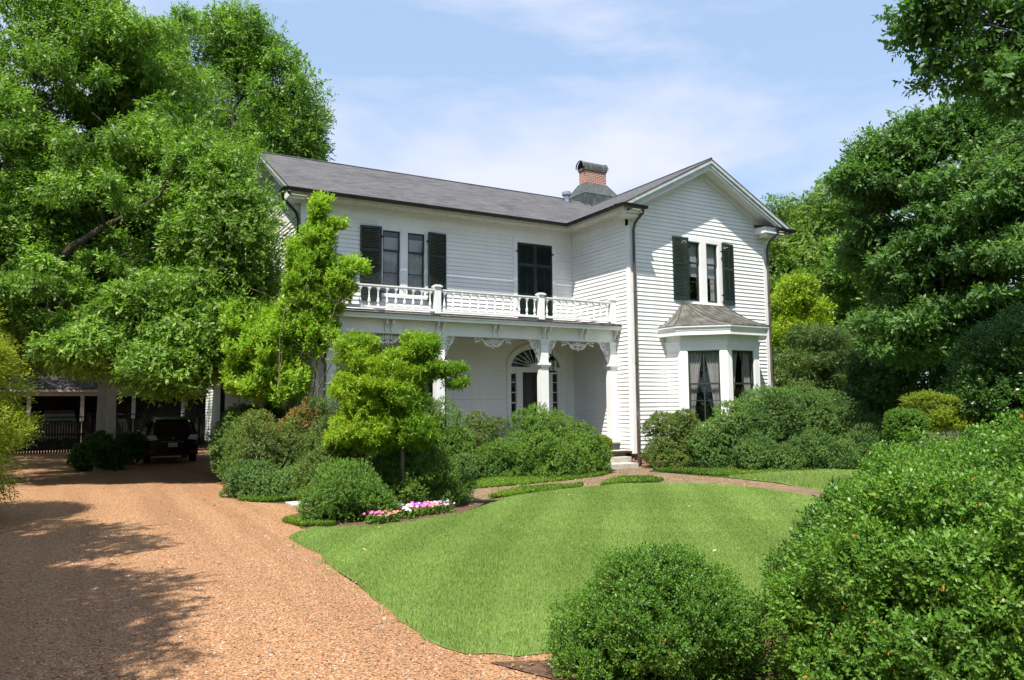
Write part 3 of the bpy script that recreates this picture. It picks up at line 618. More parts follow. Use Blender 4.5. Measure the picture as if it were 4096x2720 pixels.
# ------------------------------------------------------------ porch with balcony
PY = 18.75; CX = [5.42, 8.44, 11.80]
pf = MB().box(5.25, XL-.02, 18.62, YM-.02, .545, .587).box(5.30, XL-.03, 18.68, 18.72, .12, .544).box(5.25, 5.30, 18.68, YM, .12, .544)
hp('porch_floor', pf, 'grey_paint')
bm = MB().box(5.28, XL-.021, PY, PY+.22, 3.68, 4.05).box(5.26, XL-.022, PY-.012, PY, 3.99, 4.049).box(5.28, 5.5, PY+.22, YM-.03, 3.68, 4.05)
hp('porch_beam', bm, 'white_trim')
pc = MB().box(5.02, XL-.022, 18.52, PY-.013, 4.055, 4.085).box(5.02, XL-.0225, 18.485, 18.519, 4.04, 4.15).box(4.99, XL-.023, 18.455, 18.484, 4.12, 4.185)
pc.box(5.02, 5.06, 18.52, YM, 4.04, 4.15); pc.box(5.061, 5.27, 18.52+.04, YM, 4.055, 4.08)
hp('porch_cornice', pc, 'white_trim')
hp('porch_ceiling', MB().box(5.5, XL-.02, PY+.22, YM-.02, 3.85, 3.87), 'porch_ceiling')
pr_ = MB(); rng = np.random.default_rng(5)
slabroof(pr_, [(4.97, 18.43, 4.20), (XL-.025, 18.43, 4.20), (XL-.025, YM-.03, 4.50), (4.97, YM-.03, 4.50)], .035)
x = 4.98
while x < XL-.2:      # courses of thick shakes at the edge
    wd = .12+.1*rng.random(); x2 = min(x+wd, XL-.03)
    pr_.prism([(x, 18.425+.01*rng.random(), 4.205), (x2-.006, 18.425, 4.205), (x2-.006, 18.72, 4.25), (x, 18.72, 4.25)], (0, 0, .016+.012*rng.random()))
    if rng.random() < .6: pr_.prism([(x, 18.60, 4.245), (x2, 18.60, 4.245), (x2, 19.0, 4.29), (x, 19.0, 4.29)], (0, 0, .02))
    x = x2
hp('porch_roof', pr_, 'porch_shingle')
def column(x, y, half=False, base=.587):
    mb = MB(); h = .125; x1 = x+h
    if half: x1 = XL-.02
    mb.box(x-h, x1, y-h, y+h, base, 3.68)
    for (a, z0, z1) in ((.03, base, base+.16), (.02, base+.16, base+.20), (.022, 2.86, 2.90), (.04, 2.90, 2.93), (.055, 2.93, 2.985), (.03, 2.985, 3.0), (.02, 3.55, 3.60), (.035, 3.60, 3.64), (.05, 3.64, 3.68)):
        mb.box(x-h-a, x1+(0 if half else a), y-h-a, y+h+a, z0, z1)
    return hp('column', mb, 'white_trim')
cols = [column(c, PY+.11) for c in CX]; pil = column(XL-.13, PY+.11, True)
def scroll(x, y, s, col):
    "sawn bracket between a column and the beam"
    mb = MB(); T = lambda q: [(x+s*a, y, 3.68-b) for a, b in q]; th = (0, .035, 0)
    out_ = [(0, 0), (.42, 0), (.40, .05), (.34, .06), (.31, .10), (.30, .16), (.26, .22), (.21, .26), (.17, .33), (.14, .40), (.10, .42), (.11, .50), (.06, .56), (.03, .66), (0, .72)]
    # outline as a fretwork ribbon with a pierced roundel
    rb = [(.0, .0), (.40, .0), (.40, .035), (.0, .035)]; mb.prism(T(rb), th); mb.prism(T([(0, .03), (.03, .03), (.03, .68), (0, .71)]), th)
    for (a, b) in zip(out_[2:], out_[3:]):
        d = Vector((b[0]-a[0], b[1]-a[1])).normalized()*.028; nx, ny = -d.y, d.x
        mb.prism(T([(a[0], a[1]), (b[0], b[1]), (b[0]-abs(nx), b[1]-ny*0), (a[0]-abs(nx), a[1])]), th)
    cx, cz, r_ = .165, .15, .105
    for k in range(16):
        a0, a1 = 2*math.pi*k/16, 2*math.pi*(k+1)/16
        mb.prism(T([(cx+r_*math.cos(a0), cz+r_*math.sin(a0)), (cx+r_*math.cos(a1), cz+r_*math.sin(a1)), (cx+(r_-.035)*math.cos(a1), cz+(r_-.035)*math.sin(a1)), (cx+(r_-.035)*math.cos(a0), cz+(r_-.035)*math.sin(a0))]), th)
    for k in range(3):
        a0, a1 = math.pi*(-.5+2*k/3), math.pi*(-.5+2*(k+1)/3); p = lambda a, q: (cx+q*math.cos(a), cz+q*math.sin(a)); mb.prism(T([p(a0, .075), p(a1, .075), p(a1, .045), p(a0, .045)]), th)
    mb.prism(T([(.03, .035), (.09, .035), (.08, .06), (.03, .10)]), th); mb.prism(T([(.26, .035), (.36, .035), (.30, .09), (.265, .12)]), th); mb.prism(T([(.03, .26), (.12, .25), (.10, .36), (.03, .42)]), th); mb.prism(T([(.03, .45), (.08, .43), (.05, .54), (.03, .58)]), th)
    mb.build('bracket', 'white_trim', col)
for c, o in zip(CX, cols): scroll(c+.125, PY+.09, 1, o); (scroll(c-.125, PY+.09, -1, o) if c > 6 else None)
scroll(XL-.255, PY+.09, -1, pil)
def fret(xc):
    "pierced drop ornament hanging at mid span"
    mb = MB(); y = PY+.09; th = (0, .03, 0)
    def rib(pts, w_):
        P = [Vector((xc+a, y, 3.68-b)) for a, b in pts]
        for a, b in zip(P, P[1:]):
            d = (b-a).normalized(); nn = Vector((-d.z, 0, d.x))*w_/2; mb.prism([a+nn, b+nn+d*.004, b-nn+d*.004, a-nn], th)
    for s in (-1, 1):
        rib([(s*(.02+.0), .20), (s*.07, .235), (s*.15, .235), (s*.23, .20), (s*.28, .14), (s*.31, .08), (s*.36, .04), (s*.42, .05)], .035)
        rib([(s*(.17+.065*math.cos(a)), .115+.065*math.sin(a)) for a in [i*math.pi/7-1.0 for i in range(12)]], .026)
        rib([(s*(.17+.028*math.cos(a)), .115+.028*math.sin(a)) for a in [i*math.pi/4 for i in range(9)]], .02)
        rib([(s*.03, .03), (s*.07, .10), (s*.04, .15)], .03); rib([(s*.42, .02), (s*.50, .02), (s*.55, .05), (s*.60, .03)], .03); rib([(s*.42, .08), (s*.48, .12), (s*.55, .10), (s*.585, .13), (s*.545, .15)], .028); rib([(s*.12, .0), (s*.12, .06)], .02)
    rib([(0, .06), (0, .26)], .035); rib([(-.035, .16), (.035, .16)], .02); mb.prism([(xc-.05, y, 3.45), (xc+.05, y, 3.45), (xc+.03, y, 3.41), (xc, y, 3.375), (xc-.03, y, 3.41)], th)
    hp('fretwork', mb, 'white_trim')
for xc in (6.95, 10.13, 13.06): fret(xc)
for xc in (5.50, 6.93, 8.40, 10.15, 11.82, 13.16, 14.38):
    for dx in ((-.085, .085) if xc < 14 else (0,)):
        mb = MB(); prof = [(0, 0), (.20, 0), (.21, .04), (.16, .08), (.17, .12), (.12, .16), (.08, .17), (.05, .22), (.04, .28), (.05, .31), (0, .33)]
        mb.prism([(xc+dx-.022, PY-.012-a, 4.055-b) for a, b in prof], (.044, 0, 0)); hp('cornice_bracket', mb, 'white_trim')
# balustrade
BY = 18.80; bal = hp('balustrade', MB().box(5.25, XL-.06, BY-.045, BY+.045, 4.925, 4.96).box(5.25, XL-.06, BY-.03, BY+.03, 4.885, 4.924).box(5.25, XL-.06, BY-.035, BY+.035, 4.335, 4.40), 'white_trim')
PX = [5.22, 8.36, 11.72, XL-.10]
for px in PX:
    h = .085; e = px == PX[-1]; zt = 5.05
    MB().box(px-h, px+h, BY-h, BY+h, 4.20, zt-.055).box(px-h-.02, px+h+(.02 if not e else .0), BY-h-.02, BY+h+.02, zt-.055, zt-.035).box(px-h-.035, px+h+(.035 if not e else .0), BY-h-.035, BY+h+.035, zt-.035, zt).prism([(px-h, BY-h, zt), (px+h, BY-h, zt), (px+h, BY+h, zt), (px-h, BY+h, zt)], (0, 0, .025)).build('newel_post', 'white_trim', bal)
pb = [(.034, 4.40), (.034, 4.43), (.020, 4.445), (.022, 4.46), (.036, 4.50), (.038, 4.55), (.026, 4.60), (.018, 4.64), (.026, 4.655), (.018, 4.67), (.021, 4.76), (.024, 4.79), (.030, 4.80), (.022, 4.815), (.024, 4.83)]
base_bal = None
for a, b in zip(PX, PX[1:]):
    n_ = 11 if b-a > 3.1 else 9
    n_ = int(round((b-a-.17)/.258))
    for i in range(n_):
        x = a+.085+(i+.5)*(b-a-.17)/n_
        if base_bal is None:
            mb = MB().lathe(pb, (0, 0, 0), 8).box(-.03, .03, -.03, .03, 4.82, 4.885).box(-.045, .045, -.035, .035, 4.855, 4.885)
            base_bal = mb.build('baluster', 'white_trim', bal); o = base_bal
        else: o = base_bal.copy(); COL.objects.link(o)
        o.location = Vector((x, BY, 0))
# porch lamp
lan = thing('porch_lantern', (13.0, 20.2, 2.8), 'dark iron lantern with upright frosted tubes hanging on a chain from the porch ceiling', 'lantern')
mb = MB(); mb.tube([(13.0, 20.2, 3.85), (13.0, 20.2, 3.2)], .008, 5)
for k in range(8): mb.lathe([(.006, -.03), (.022, 0), (.006, .03)], (13.0, 20.2, 3.25+k*.075), 6)
mb.build('chain', 'iron', lan)
fr_ = MB(); gl_ = MB()
for k in range(4):
    a = k*math.pi/2+.55; x, y = 13.0+.10*math.cos(a), 20.2+.10*math.sin(a)
    gl_.lathe([(0, 0), (.045, .01), (.045, .33), (0, .34)], (x, y, 2.83), 10); fr_.lathe([(0, -.04), (.03, -.02), (.05, 0), (.05, .015), (0, .02)], (x, y, 2.82), 8); fr_.lathe([(.05, 0), (.05, .015), (.03, .03), (0, .05)], (x, y, 3.165), 8)
    for q in (0, 1.57, 3.14, 4.71): fr_.tube([(x+.048*math.cos(q), y+.048*math.sin(q), 2.83), (x+.048*math.cos(q), y+.048*math.sin(q), 3.17)], .005, 4)
    fr_.tube([(x, y, 3.2), (13.0, 20.2, 3.22)], .008, 5); fr_.tube([(x, y, 2.82), (13.0, 20.2, 2.80)], .008, 5)
fr_.build('lantern_frame', 'iron', lan); gl_.build('glass_tube', 'lantern_glass', lan)
# steps
st = thing('stone_steps', (13.2, 17.9, -.1), 'three pale stone steps rising to the right end of the porch beside the gable corner', 'steps')
for (x0, x1, y0, y1, z0, z1) in ((11.6, 14.10, 17.36, 18.0, -.3, .045), (11.6, 14.22, 17.82, 18.4, -.2, .20), (11.6, 14.36, 18.26, 18.66, -.1, .36)):
    MB().box(x0, x1, y0, y1, z0, z1).build('step', 'concrete', st)

# ------------------------------------------------------------ bay window
K1, K2, K3, K4 = (15.82, 17.33), (16.80, 16.40), (18.14, 16.40), (19.12, 17.33); KW0, KW1 = (15.82, 18.0), (19.12, 18.0)
bw = MB(); siding(bw, (15.82, 18.0, 0), (0, -1, 0), (-1, 0, 0), .29, 3.55, lambda z: (0, .67-.09)); siding(bw, (19.12, 17.33, 0), (0, 1, 0), (1, 0, 0), .29, 3.55, lambda z: (0, .67))
bay = hp('bay_window', bw, 'white_siding')
def off(poly, d):
    "grow the open bay outline by d"
    P = [Vector((*p, 0)) for p in poly]; o = []
    for i, p in enumerate(P):
        ns = []
        if i: e = (P[i]-P[i-1]).normalized(); ns.append(Vector((e.y, -e.x, 0)))
        if i < len(P)-1: e = (P[i+1]-P[i]).normalized(); ns.append(Vector((e.y, -e.x, 0)))
        if len(ns) == 2: s = ns[0]+ns[1]; o.append(p+s*d/(s.length_squared/2))
        else: o.append(p+ns[0]*d)
    return o
BP = [KW0, K1, K2, K3, K4, KW1]
def ring(mb, d0, z0, d1, z1):
    A = off(BP, d0); B = off(BP, d1)
    for i in range(5): mb.face([A[i]+Vector((0, 0, z0)), A[i+1]+Vector((0, 0, z0)), B[i+1]+Vector((0, 0, z1)), B[i]+Vector((0, 0, z1))])
tr_ = MB(); prf = [(.00, 3.40), (.03, 3.40), (.03, 3.47), (.045, 3.475), (.045, 3.53), (.06, 3.535), (.06, 3.59), (.08, 3.60), (.085, 3.64), (.03, 3.66), (.03, 3.80), (.05, 3.83), (.27, 3.84), (.27, 3.82), (.285, 3.82), (.285, 3.95), (.30, 3.955), (.31, 4.0), (.345, 4.05), (.35, 4.115)]
for (a, b), (c, d) in zip(prf, prf[1:]): ring(tr_, a, b, c, d)
tr_.build('bay_cornice', 'white_trim', bay)
ts = MB(); 
def facewin(pa, pb_, seed):
    A = Vector((*pa, 0)); B = Vector((*pb_, 0)); u = (B-A).normalized(); nrm = Vector((u.y, -u.x, 0)); Ln = (B-A).length
    M = frame_local(A, u, nrm); z0, z1 = 1.12, 3.40; m0 = .17*Ln/1.34+.02; o = (m0, Ln-m0, z0, z1-.02)
    wn = window(M, [o], (-.0, Ln, .29, z1), 2.33, [1.85], vert=True, parent=bay, sill=False)
    MB().box(m0-.03, Ln-m0+.03, -.02, .07, z0-.06, z0, M=M).build('sill', 'white_trim', wn)
    a, b = m0+.04, Ln-m0-.04; c_ = (a+b)/2
    pleat(M, a, c_-.02, .9, 3.33, -.17, .022, 5, 'sheer_curtain', wn, 'curtain', a-.01, a+.13, seed); pleat(M, c_+.02, b, .9, 3.33, -.17, .022, 5, 'sheer_curtain', wn, 'curtain', b-.15, b+.01, seed+2)
facewin(K1, K2, 0); facewin(K2, K3, 5); facewin(K3, K4, 9)
pst = MB()
for (x, y) in (K1, K2, K3, K4): pst.lathe([(.036, .27), (.036, 3.40)], (x, y, 0), 4)
pst.box(15.79, 15.84, 17.30, 17.42, .27, 3.40)
pst.build('corner_board', 'white_trim', bay)
br = MB(); B0 = off(BP, .355); TP = [Vector((16.50, 18.0, 4.93)), Vector((16.50, 17.93, 4.93)), Vector((16.56, 17.87, 4.93)), Vector((18.38, 17.87, 4.93)), Vector((18.44, 17.93, 4.93)), Vector((18.44, 18.0, 4.93))]
for i in range(5):
    a, b = B0[i]+Vector((0, 0, 4.12)), B0[i+1]+Vector((0, 0, 4.12)); c, d = TP[i+1], TP[i]
    K = 5; pv = None
    for k in range(K+1):     # slightly swept roof panels
        f = k/K; sag = -.10*math.sin(f*math.pi); p0 = a.lerp(d, f)+Vector((0, 0, sag)); p1 = b.lerp(c, f)+Vector((0, 0, sag))
        if pv: br.face([pv[0], pv[1], p1, p0])
        pv = (p0, p1)
    ns = (2, 4, 6, 4, 2)[i]
    for q in range(ns+1):
        e = q/ns; A_ = a.lerp(b, e); 
        if i == 2 or q in (0, ns): T_ = d.lerp(c, e)
        else: T_ = d.lerp(c, e)
        br.tube([A_.lerp(T_, k/K)+Vector((0, 0, -.10*math.sin(k/K*math.pi)+.012)) for k in range(K+1)], .011, 5)
    br.face([a, b, b-Vector((0, 0, .022)), a-Vector((0, 0, .022))])
br.box(16.48, 18.46, 17.86, 17.98, 4.915, 4.95)
br.build('bay_roof', 'bay_copper', bay)
MB().prism([(p.x, p.y, .9) for p in off(BP, -.03)], (0, 0, .02)).prism([(p.x, p.y, 3.8) for p in off(BP, -.03)], (0, 0, .02)).build('bay_floor', 'interior', bay)
MB().prism([(p.x, p.y, -.2) for p in off(BP, -.03)], (0, 0, .49)).build('bay_base', 'brick', bay)

# ------------------------------------------------------------ shrubs
def shrub(name, label, cat, lobes, k, size, n, mat, seed, group=None, zmin=-.08, stems=None, core=.45, **kw):
    "a shrub: clumped leaf mass over a few woody stems"
    rng = np.random.default_rng(seed); c = np.mean([l[:2] for l in lobes], 0)
    t = thing(name, (float(c[0]), float(c[1]), gz(c[1])), label, cat, group)
    sub = sprout(rng, lobes, k, size)
    if core:
        big = np.array([[*l[:3], *(np.array(l[3:6])*.74)] for l in lobes]); sub = np.vstack([sub, big])
    a = dict(m=8, L=.024, W=.012, spray=.075, shell=.28, amp=.10, freq=5, seed=seed, a_rnd=.28, spread=60, a_out=1.0, a_up=.55, cull=.62); a.update(kw)
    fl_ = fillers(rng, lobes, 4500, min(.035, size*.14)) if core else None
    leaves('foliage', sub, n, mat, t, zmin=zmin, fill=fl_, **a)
    tips = [(l[0]+rng.normal()*l[3]*.25, l[1]+rng.normal()*l[4]*.25, l[2]+l[5]*(.2+.4*rng.random())) for l in lobes for _ in range(2)]
    branchy('stem', (c[0], c[1], gz(c[1])-.03), tips, stems or .03, 'bark', t, rng, n=6)
    return t
BX = 'boxwood'
# near: the small round one and the big mound at the right
shrub('boxwood_bush', 'small rounded bright green boxwood standing alone at the front edge of the lawn', 'shrub', [(3.56, 4.10, .26, .62, .60, .40), (3.5, 4.1, .34, .46, .46, .38), (3.75, 4.0, .12, .50, .50, .34), (3.3, 4.3, .08, .45, .45, .32)], 44, .135, 27000, 'leaf_boxwood_near', 11, 'boxwoods', L=.021, W=.011, spray=.07, stems=.012, amp=.16, odd=.004)
def S3(d, px, py, r): v = V(d, px, py); return (v.x, v.y, v.z, *r)
big = [S3(4.4, 2150, 1395, (.80, .75, .76)), S3(6.2, 2235, 1255, (1.25, 1.2, 1.0)), S3(6.6, 2520, 1225, (1.7, 1.4, 1.08)), S3(4.0, 2330, 1520, (.85, .8, .72)), S3(4.7, 2020, 1500, (.56, .56, .74)), S3(5.3, 2030, 1330, (.62, .6, .62)), S3(3.7, 2600, 1430, (.9, .9, .9)), S3(5.0, 2420, 1300, (1.1, 1.0, .95))]
shrub('boxwood_hedge', 'huge mounded glossy boxwood beside the lawn, by far the largest of the shrubs', 'shrub', big, 75, .19, 95000, 'leaf_boxwood_near', 12, 'boxwoods', L=.030, W=.016, spray=.085, amp=.16, odd=.006, stems=.015)
# beside the driveway
shrub('boxwood_bush', 'large loose boxwood with brown bare patch at the corner of the driveway', 'shrub', [(3.65, 17.6, .55, 1.05, 1.1, 1.1), (4.9, 17.7, .85, 1.05, 1.1, 1.15), (5.7, 17.0, .65, .9, .9, 1.1), (4.6, 17.0, .35, 1.2, .9, .8)], 56, .26, 28000, 'leaf_boxwood_brown', 13, 'boxwoods', L=.036, W=.02, odd=.03, oddclump=1.25, hole=-1.6, holef=2.4)
shrub('boxwood_bush', 'shaded row of boxwood running back along the left end wall of the house', 'shrub', [(3.7, 19.8, .6, 1.0, 1.3, 1.2), (4.1, 22.0, .7, .9, 1.5, 1.2), (4.3, 24.4, .7, .8, 1.4, 1.2), (4.4, 20.5, 1.2, .6, 1.2, .8)], 46, .28, 13000, 'leaf_boxwood_grey', 36, 'boxwoods', L=.045, W=.026)
shrub('boxwood_bush', 'low grey green boxwood mound at the gravel edge in front of the loose brown one', 'shrub', [(3.05, 16.6, .12, .52, .5, .55), (3.75, 15.95, .08, .46, .42, .42), (3.3, 16.2, .05, .5, .4, .35), (4.6, 15.8, .02, .4, .35, .33)], 34, .16, 9000, 'leaf_boxwood_grey', 14, 'boxwoods', L=.032, W=.018)
shrub('boxwood_bush', 'dense round dark green boxwood left of the maple trunk where gravel meets lawn', 'shrub', [(3.72, 12.2, .18, .68, .62, .50), (3.85, 12.5, .38, .56, .55, .48), (4.15, 12.1, .10, .45, .45, .38)], 60, .15, 15000, 'leaf_boxwood', 15, 'boxwoods', L=.028, W=.015)
shrub('boxwood_bush', 'tall thin boxwood with bronze tinged leaves behind the dense round one by the gravel', 'shrub', [(3.75, 13.3, .45, .5, .5, .62), (4.1, 13.5, .50, .55, .5, .60)], 40, .17, 7000, 'leaf_boxwood_brown', 16, 'boxwoods', L=.030, W=.016, odd=.03, oddclump=1.4)
shrub('boxwood_bush', 'dark shaded boxwood dome directly behind the maple trunk and flowers', 'shrub', [(5.45, 13.0, .30, .78, .70, .78), (6.0, 13.2, .10, .60, .55, .52), (5.15, 13.2, .50, .5, .5, .60)], 60, .17, 16000, 'leaf_boxwood', 17, 'boxwoods', L=.028, W=.015)
shrub('boxwood_bush', 'tall upright boxwood right of the maple crown before the porch', 'shrub', [(7.75, 17.6, .7, .70, .6, 1.5), (7.3, 17.5, .9, .6, .5, 1.25), (8.1, 17.3, .35, .55, .5, 1.0)], 50, .22, 13000, 'leaf_boxwood', 18, 'boxwoods', L=.034, W=.019)
shrub('boxwood_bush', 'small pale boxwood tuft at the foot of the tall upright one', 'shrub', [(7.95, 16.5, .15, .42, .38, .42)], 40, .13, 3500, 'leaf_boxwood_grey', 19, 'boxwoods', L=.032, W=.018)
shrub('boxwood_bush', 'open straggly boxwood with orange leaves showing white porch skirting behind it', 'shrub', [(9.1, 17.9, .75, .55, .5, .85), (9.7, 17.9, .7, .5, .5, .78), (8.8, 17.6, .4, .45, .4, .7)], 26, .19, 5200, 'leaf_boxwood_brown', 20, 'boxwoods', core=0, L=.034, W=.019, odd=.05, oddclump=1.3, hole=-.6, holef=4, cull=.6)
shrub('boxwood_bush', 'broad billowing boxwood in front of the porch door beside the steps', 'shrub', [(10.6, 17.1, .78, .95, .85, 1.10), (11.4, 16.9, .45, .82, .75, .98), (11.9, 16.9, .2, .60, .6, .72), (10.3, 16.7, .25, .9, .7, .80), (10.95, 16.5, .15, .9, .6, .68)], 60, .22, 25000, 'leaf_boxwood', 21, 'boxwoods', L=.034, W=.019, odd=.012)
shrub('boxwood_bush', 'low spreading boxwood lobe between the straggly and the broad ones', 'shrub', [(9.2, 16.9, .20, .62, .5, .68), (9.75, 16.6, .12, .5, .45, .58), (8.7, 16.9, .1, .42, .4, .5)], 45, .18, 10500, 'leaf_boxwood', 22, 'boxwoods', L=.034, W=.019)
# right of the steps
shrub('boxwood_bush', 'airy bronze tinged boxwood against the white siding just right of the downspout', 'shrub', [(14.75, 17.0, .55, .55, .5, 1.0), (15.3, 16.8, .75, .6, .5, .85), (15.6, 16.5, .3, .75, .5, .75), (14.7, 16.7, .2, .5, .5, .6)], 40, .22, 16000, 'leaf_boxwood_brown', 23, 'boxwoods', core=.0, L=.036, W=.02, odd=.03, oddclump=1.5, hole=-1.5, holef=3)
shrub('boxwood_bush', 'broad clipped blue green boxwood mass under the bay window', 'shrub', [(16.3, 15.55, .75, .95, .75, 1.10), (17.5, 15.4, 1.05, 1.25, .85, 1.25), (18.9, 15.3, 1.15, 1.35, .9, 1.25), (20.1, 15.2, .95, 1.1, .9, 1.1), (15.7, 15.8, .45, .8, .5, .85)], 60, .26, 33000, 'leaf_boxwood_grey', 24, 'boxwoods', L=.038, W=.021)
shrub('boxwood_bush', 'low mound of blue green boxwood at the left front of the clipped mass', 'shrub', [(16.2, 14.75, .15, .85, .55, .68), (16.8, 14.5, .1, .6, .5, .5)], 60, .2, 10500, 'leaf_boxwood_grey', 25, 'boxwoods', L=.036, W=.02)
shrub('boxwood_bush', 'low mound of blue green boxwood at the right front of the clipped mass', 'shrub', [(17.6, 14.15, .25, .78, .6, .70), (18.3, 13.9, .2, .5, .5, .5)], 60, .2, 9000, 'leaf_boxwood_grey', 26, 'boxwoods', L=.036, W=.02)
shrub('boxwood_bush', 'rounded boxwood at the far right end of the clipped mass', 'shrub', [(19.6, 13.9, .4, .85, .7, .72), (20.6, 14.1, .55, .9, .8, .8)], 60, .2, 10500, 'leaf_boxwood_grey', 27, 'boxwoods', L=.036, W=.02)
shrub('shrub', 'loose light green shrub behind the far right end of the clipped boxwood mass', 'shrub', [S3(27, 1945, 935, (1.3, 1.2, 1.1)), S3(27, 2010, 945, (1.3, 1.2, .95)), S3(26.5, 2060, 960, (.9, .9, .8))], 44, .3, 11000, 'leaf_light', 28, L=.06, W=.032, hole=-1.2, holef=2, core=0)
shrub('clipped_ball', 'small tightly clipped green ball behind the big right mound', 'shrub', [S3(14, 2088, 985, (.36, .36, .33))], 90, .1, 7000, 'leaf_boxwood_near', 29, L=.025, W=.015, spray=.05, amp=.03)
shrub('azalea', 'bright yellow green azalea above the big right mound', 'shrub', [S3(14.5, 2140, 955, (.55, .5, .40)), S3(14.5, 2185, 965, (.45, .45, .34))], 50, .15, 7500, 'leaf_gold', 30, L=.035, W=.018)
shrub('holly_bush', 'glossy dark broadleaf shrub at the right edge under the oak', 'shrub', [S3(14.5, 2345, 855, (1.1, 1.1, 1.0)), S3(14.5, 2430, 870, (1.3, 1.2, 1.6)), S3(14.5, 2290, 930, (.8, .8, .6)), S3(14.5, 2360, 960, (1.1, 1., .8))], 50, .30, 17000, 'leaf_dark', 31, L=.060, W=.032, spray=.16)
# potted ball on the steps
urn = thing('urn_planter', (12.55, 17.0, -.1), 'dark iron urn at the left of the steps holding a clipped boxwood ball', 'planter')
MB().lathe([(0, 0), (.15, 0), (.15, .04), (.07, .08), (.06, .15), (.12, .19), (.21, .28), (.24, .42), (.27, .45), (.27, .48), (.22, .47), (0, .44)], (12.55, 17.0, -.1), 18).build('urn', 'urn_iron', urn, True)
shrub('boxwood_ball', 'clipped yellow green boxwood ball growing in the iron urn', 'shrub', [(12.55, 17.0, .62, .28, .28, .28)], 90, .06, 4500, 'leaf_gold', 32, L=.018, W=.011, spray=.035, amp=.03, zmin=.36, stems=.01)
# ivy pier and low shrubs by the drive
shrub('ivy', 'ivy smothering the brick pier below the tapered posts', 'ivy', [(.55, 28.7, .25, .55, .5, .75), (.2, 28.9, .0, .45, .4, .6), (.95, 28.9, -.1, .35, .4, .5)], 40, .16, 5500, 'leaf_dark', 33, zmin=-.28, L=.06, W=.045, spray=.1)
shrub('shrub', 'low dark evergreen beside the parked car', 'shrub', [(1.45, 31.0, .2, .7, .6, .65)], 40, .2, 3000, 'leaf_dark', 34, zmin=-.28, L=.06, W=.035)
# left edge arching shrub
lf = [(-2.1, 15.5, 1.2, 1.2, 1.4, 1.6), (-2.5, 15.5, 2.6, 1.25, 1.3, 1.4), (-1.8, 14.8, .9, 1.0, 1.0, 1.0), (-2.9, 15.8, 2.6, 1.7, 1.5, 1.6), (-2.0, 15.2, 2.0, 1.0, 1, 1.0)]
shrub('arching_shrub', 'tall arching yellow green shrub at the left edge of the driveway', 'shrub', lf, 60, .36, 34000, 'leaf_gold', 35, L=.045, W=.02, m=10, spray=.34, a_up=.25, a_out=.9, droop=.25, plane=True, spread=50, core=0, hole=-1.4, holef=2.0)

# ------------------------------------------------------------ trees
def tree(name, label, lobes, k, size, n, mat, seed, trunk, tr=.3, group=None, vol=True, bark='bark', ntips=16, flat=.7, zmin=.5, limbz=None, **kw):
    rng = np.random.default_rng(seed); t = thing(name, trunk, label, 'tree', group)
    sub = sprout(rng, lobes, k, size, flat, vol)
    a = dict(m=7, L=.11, W=.05, spray=.35, shell=.75, amp=.12, freq=1.2, cull=.55, seed=seed, droop=.35, a_up=.25, a_out=.7, spread=60, plane=True); a.update(kw)
    leaves('crown', sub, n, mat, t, zmin=zmin, **a)
    T0 = Vector(trunk); top = max(l[2]+l[5]*.3 for l in lobes); cx = np.mean([l[0] for l in lobes]); cy = np.mean([l[1] for l in lobes])
    fork = T0+Vector(((cx-T0.x)*.25, (cy-T0.y)*.25, (limbz or (top-T0.z)*.32)))
    trk = MB().tube([T0-Vector((0, 0, .3)), T0+Vector((0, 0, .25)), T0.lerp(fork, .5), fork], [tr*1.5, tr*1.1, tr*.95, tr*.85], 12).build('trunk', bark, t, True)
    tips = [sub[i][:3] for i in rng.choice(len(sub), ntips, replace=False)]
    branchy('limb', fork, tips, tr*.36, bark, trk, rng)
    return t
# the big ash-like tree over the drive
A = [S3(21, -60, 480, (3.6, 3.4, 4.6)), S3(22, 150, 330, (4.0, 3.6, 4.4)), S3(23, 330, 250, (2.8, 3.0, 3.6)), S3(21, 330, 500, (3.0, 3.0, 3.4)), S3(20.5, 480, 470, (1.2, 1.6, 2.3)), S3(21, 470, 600, (1.5, 1.6, 2.0)),
     S3(20, 180, 680, (2.4, 2.0, 1.8)), S3(19.5, 400, 710, (1.7, 1.5, 1.3)), S3(22, 0, 120, (3.6, 3.2, 3.6)), S3(23, 290, 90, (1.7, 2.4, 2.0)), S3(19, 60, 700, (1.7, 1.6, 1.4)), S3(19, 280, 790, (1.1, .9, .55)), S3(18.8, 395, 845, (.75, .7, .42)), S3(18.6, 190, 800, (.8, .8, .45)), S3(20, 530, 530, (.7, 1.2, 1.2)), S3(20, 515, 640, (.9, 1.0, 1.0)), S3(22, 60, 330, (2.6, 2.4, 2.2)), S3(22, 230, 430, (2.0, 2.2, 1.6)), S3(22, -20, 200, (2.6, 2.2, 2.2)), S3(23, 140, 60, (2.2, 2.2, 1.8)), S3(23, 250, 180, (2, 2.2, 1.8)), S3(21, 100, 480, (2.4, 2, 1.4)), S3(19.5, 500, 740, (.9, .9, .8)), S3(20, 60, 780, (1.6, 1.4, .9)), S3(20, 250, 760, (1.5, 1.3, .7)), S3(21, 120, 600, (2.4, 2, 1.6)), S3(19, 450, 800, (.7, .7, .45)), S3(22, 420, 380, (1.8, 2, 1.8))]
tree('shade_tree', 'huge spreading tree with drooping bright green leaves over the left of the drive', A, 40, .66, 85000, 'leaf_elm', 41, (-3.2, 24.5, -.25), .42, ntips=30, flat=.55, L=.125, W=.050, m=8, spray=.36, a_up=.2, a_rnd=.45, shell=.85, amp=.25, hole=-1.35, holef=1.3, zmin=2.0, bright=.03, cull=.35)
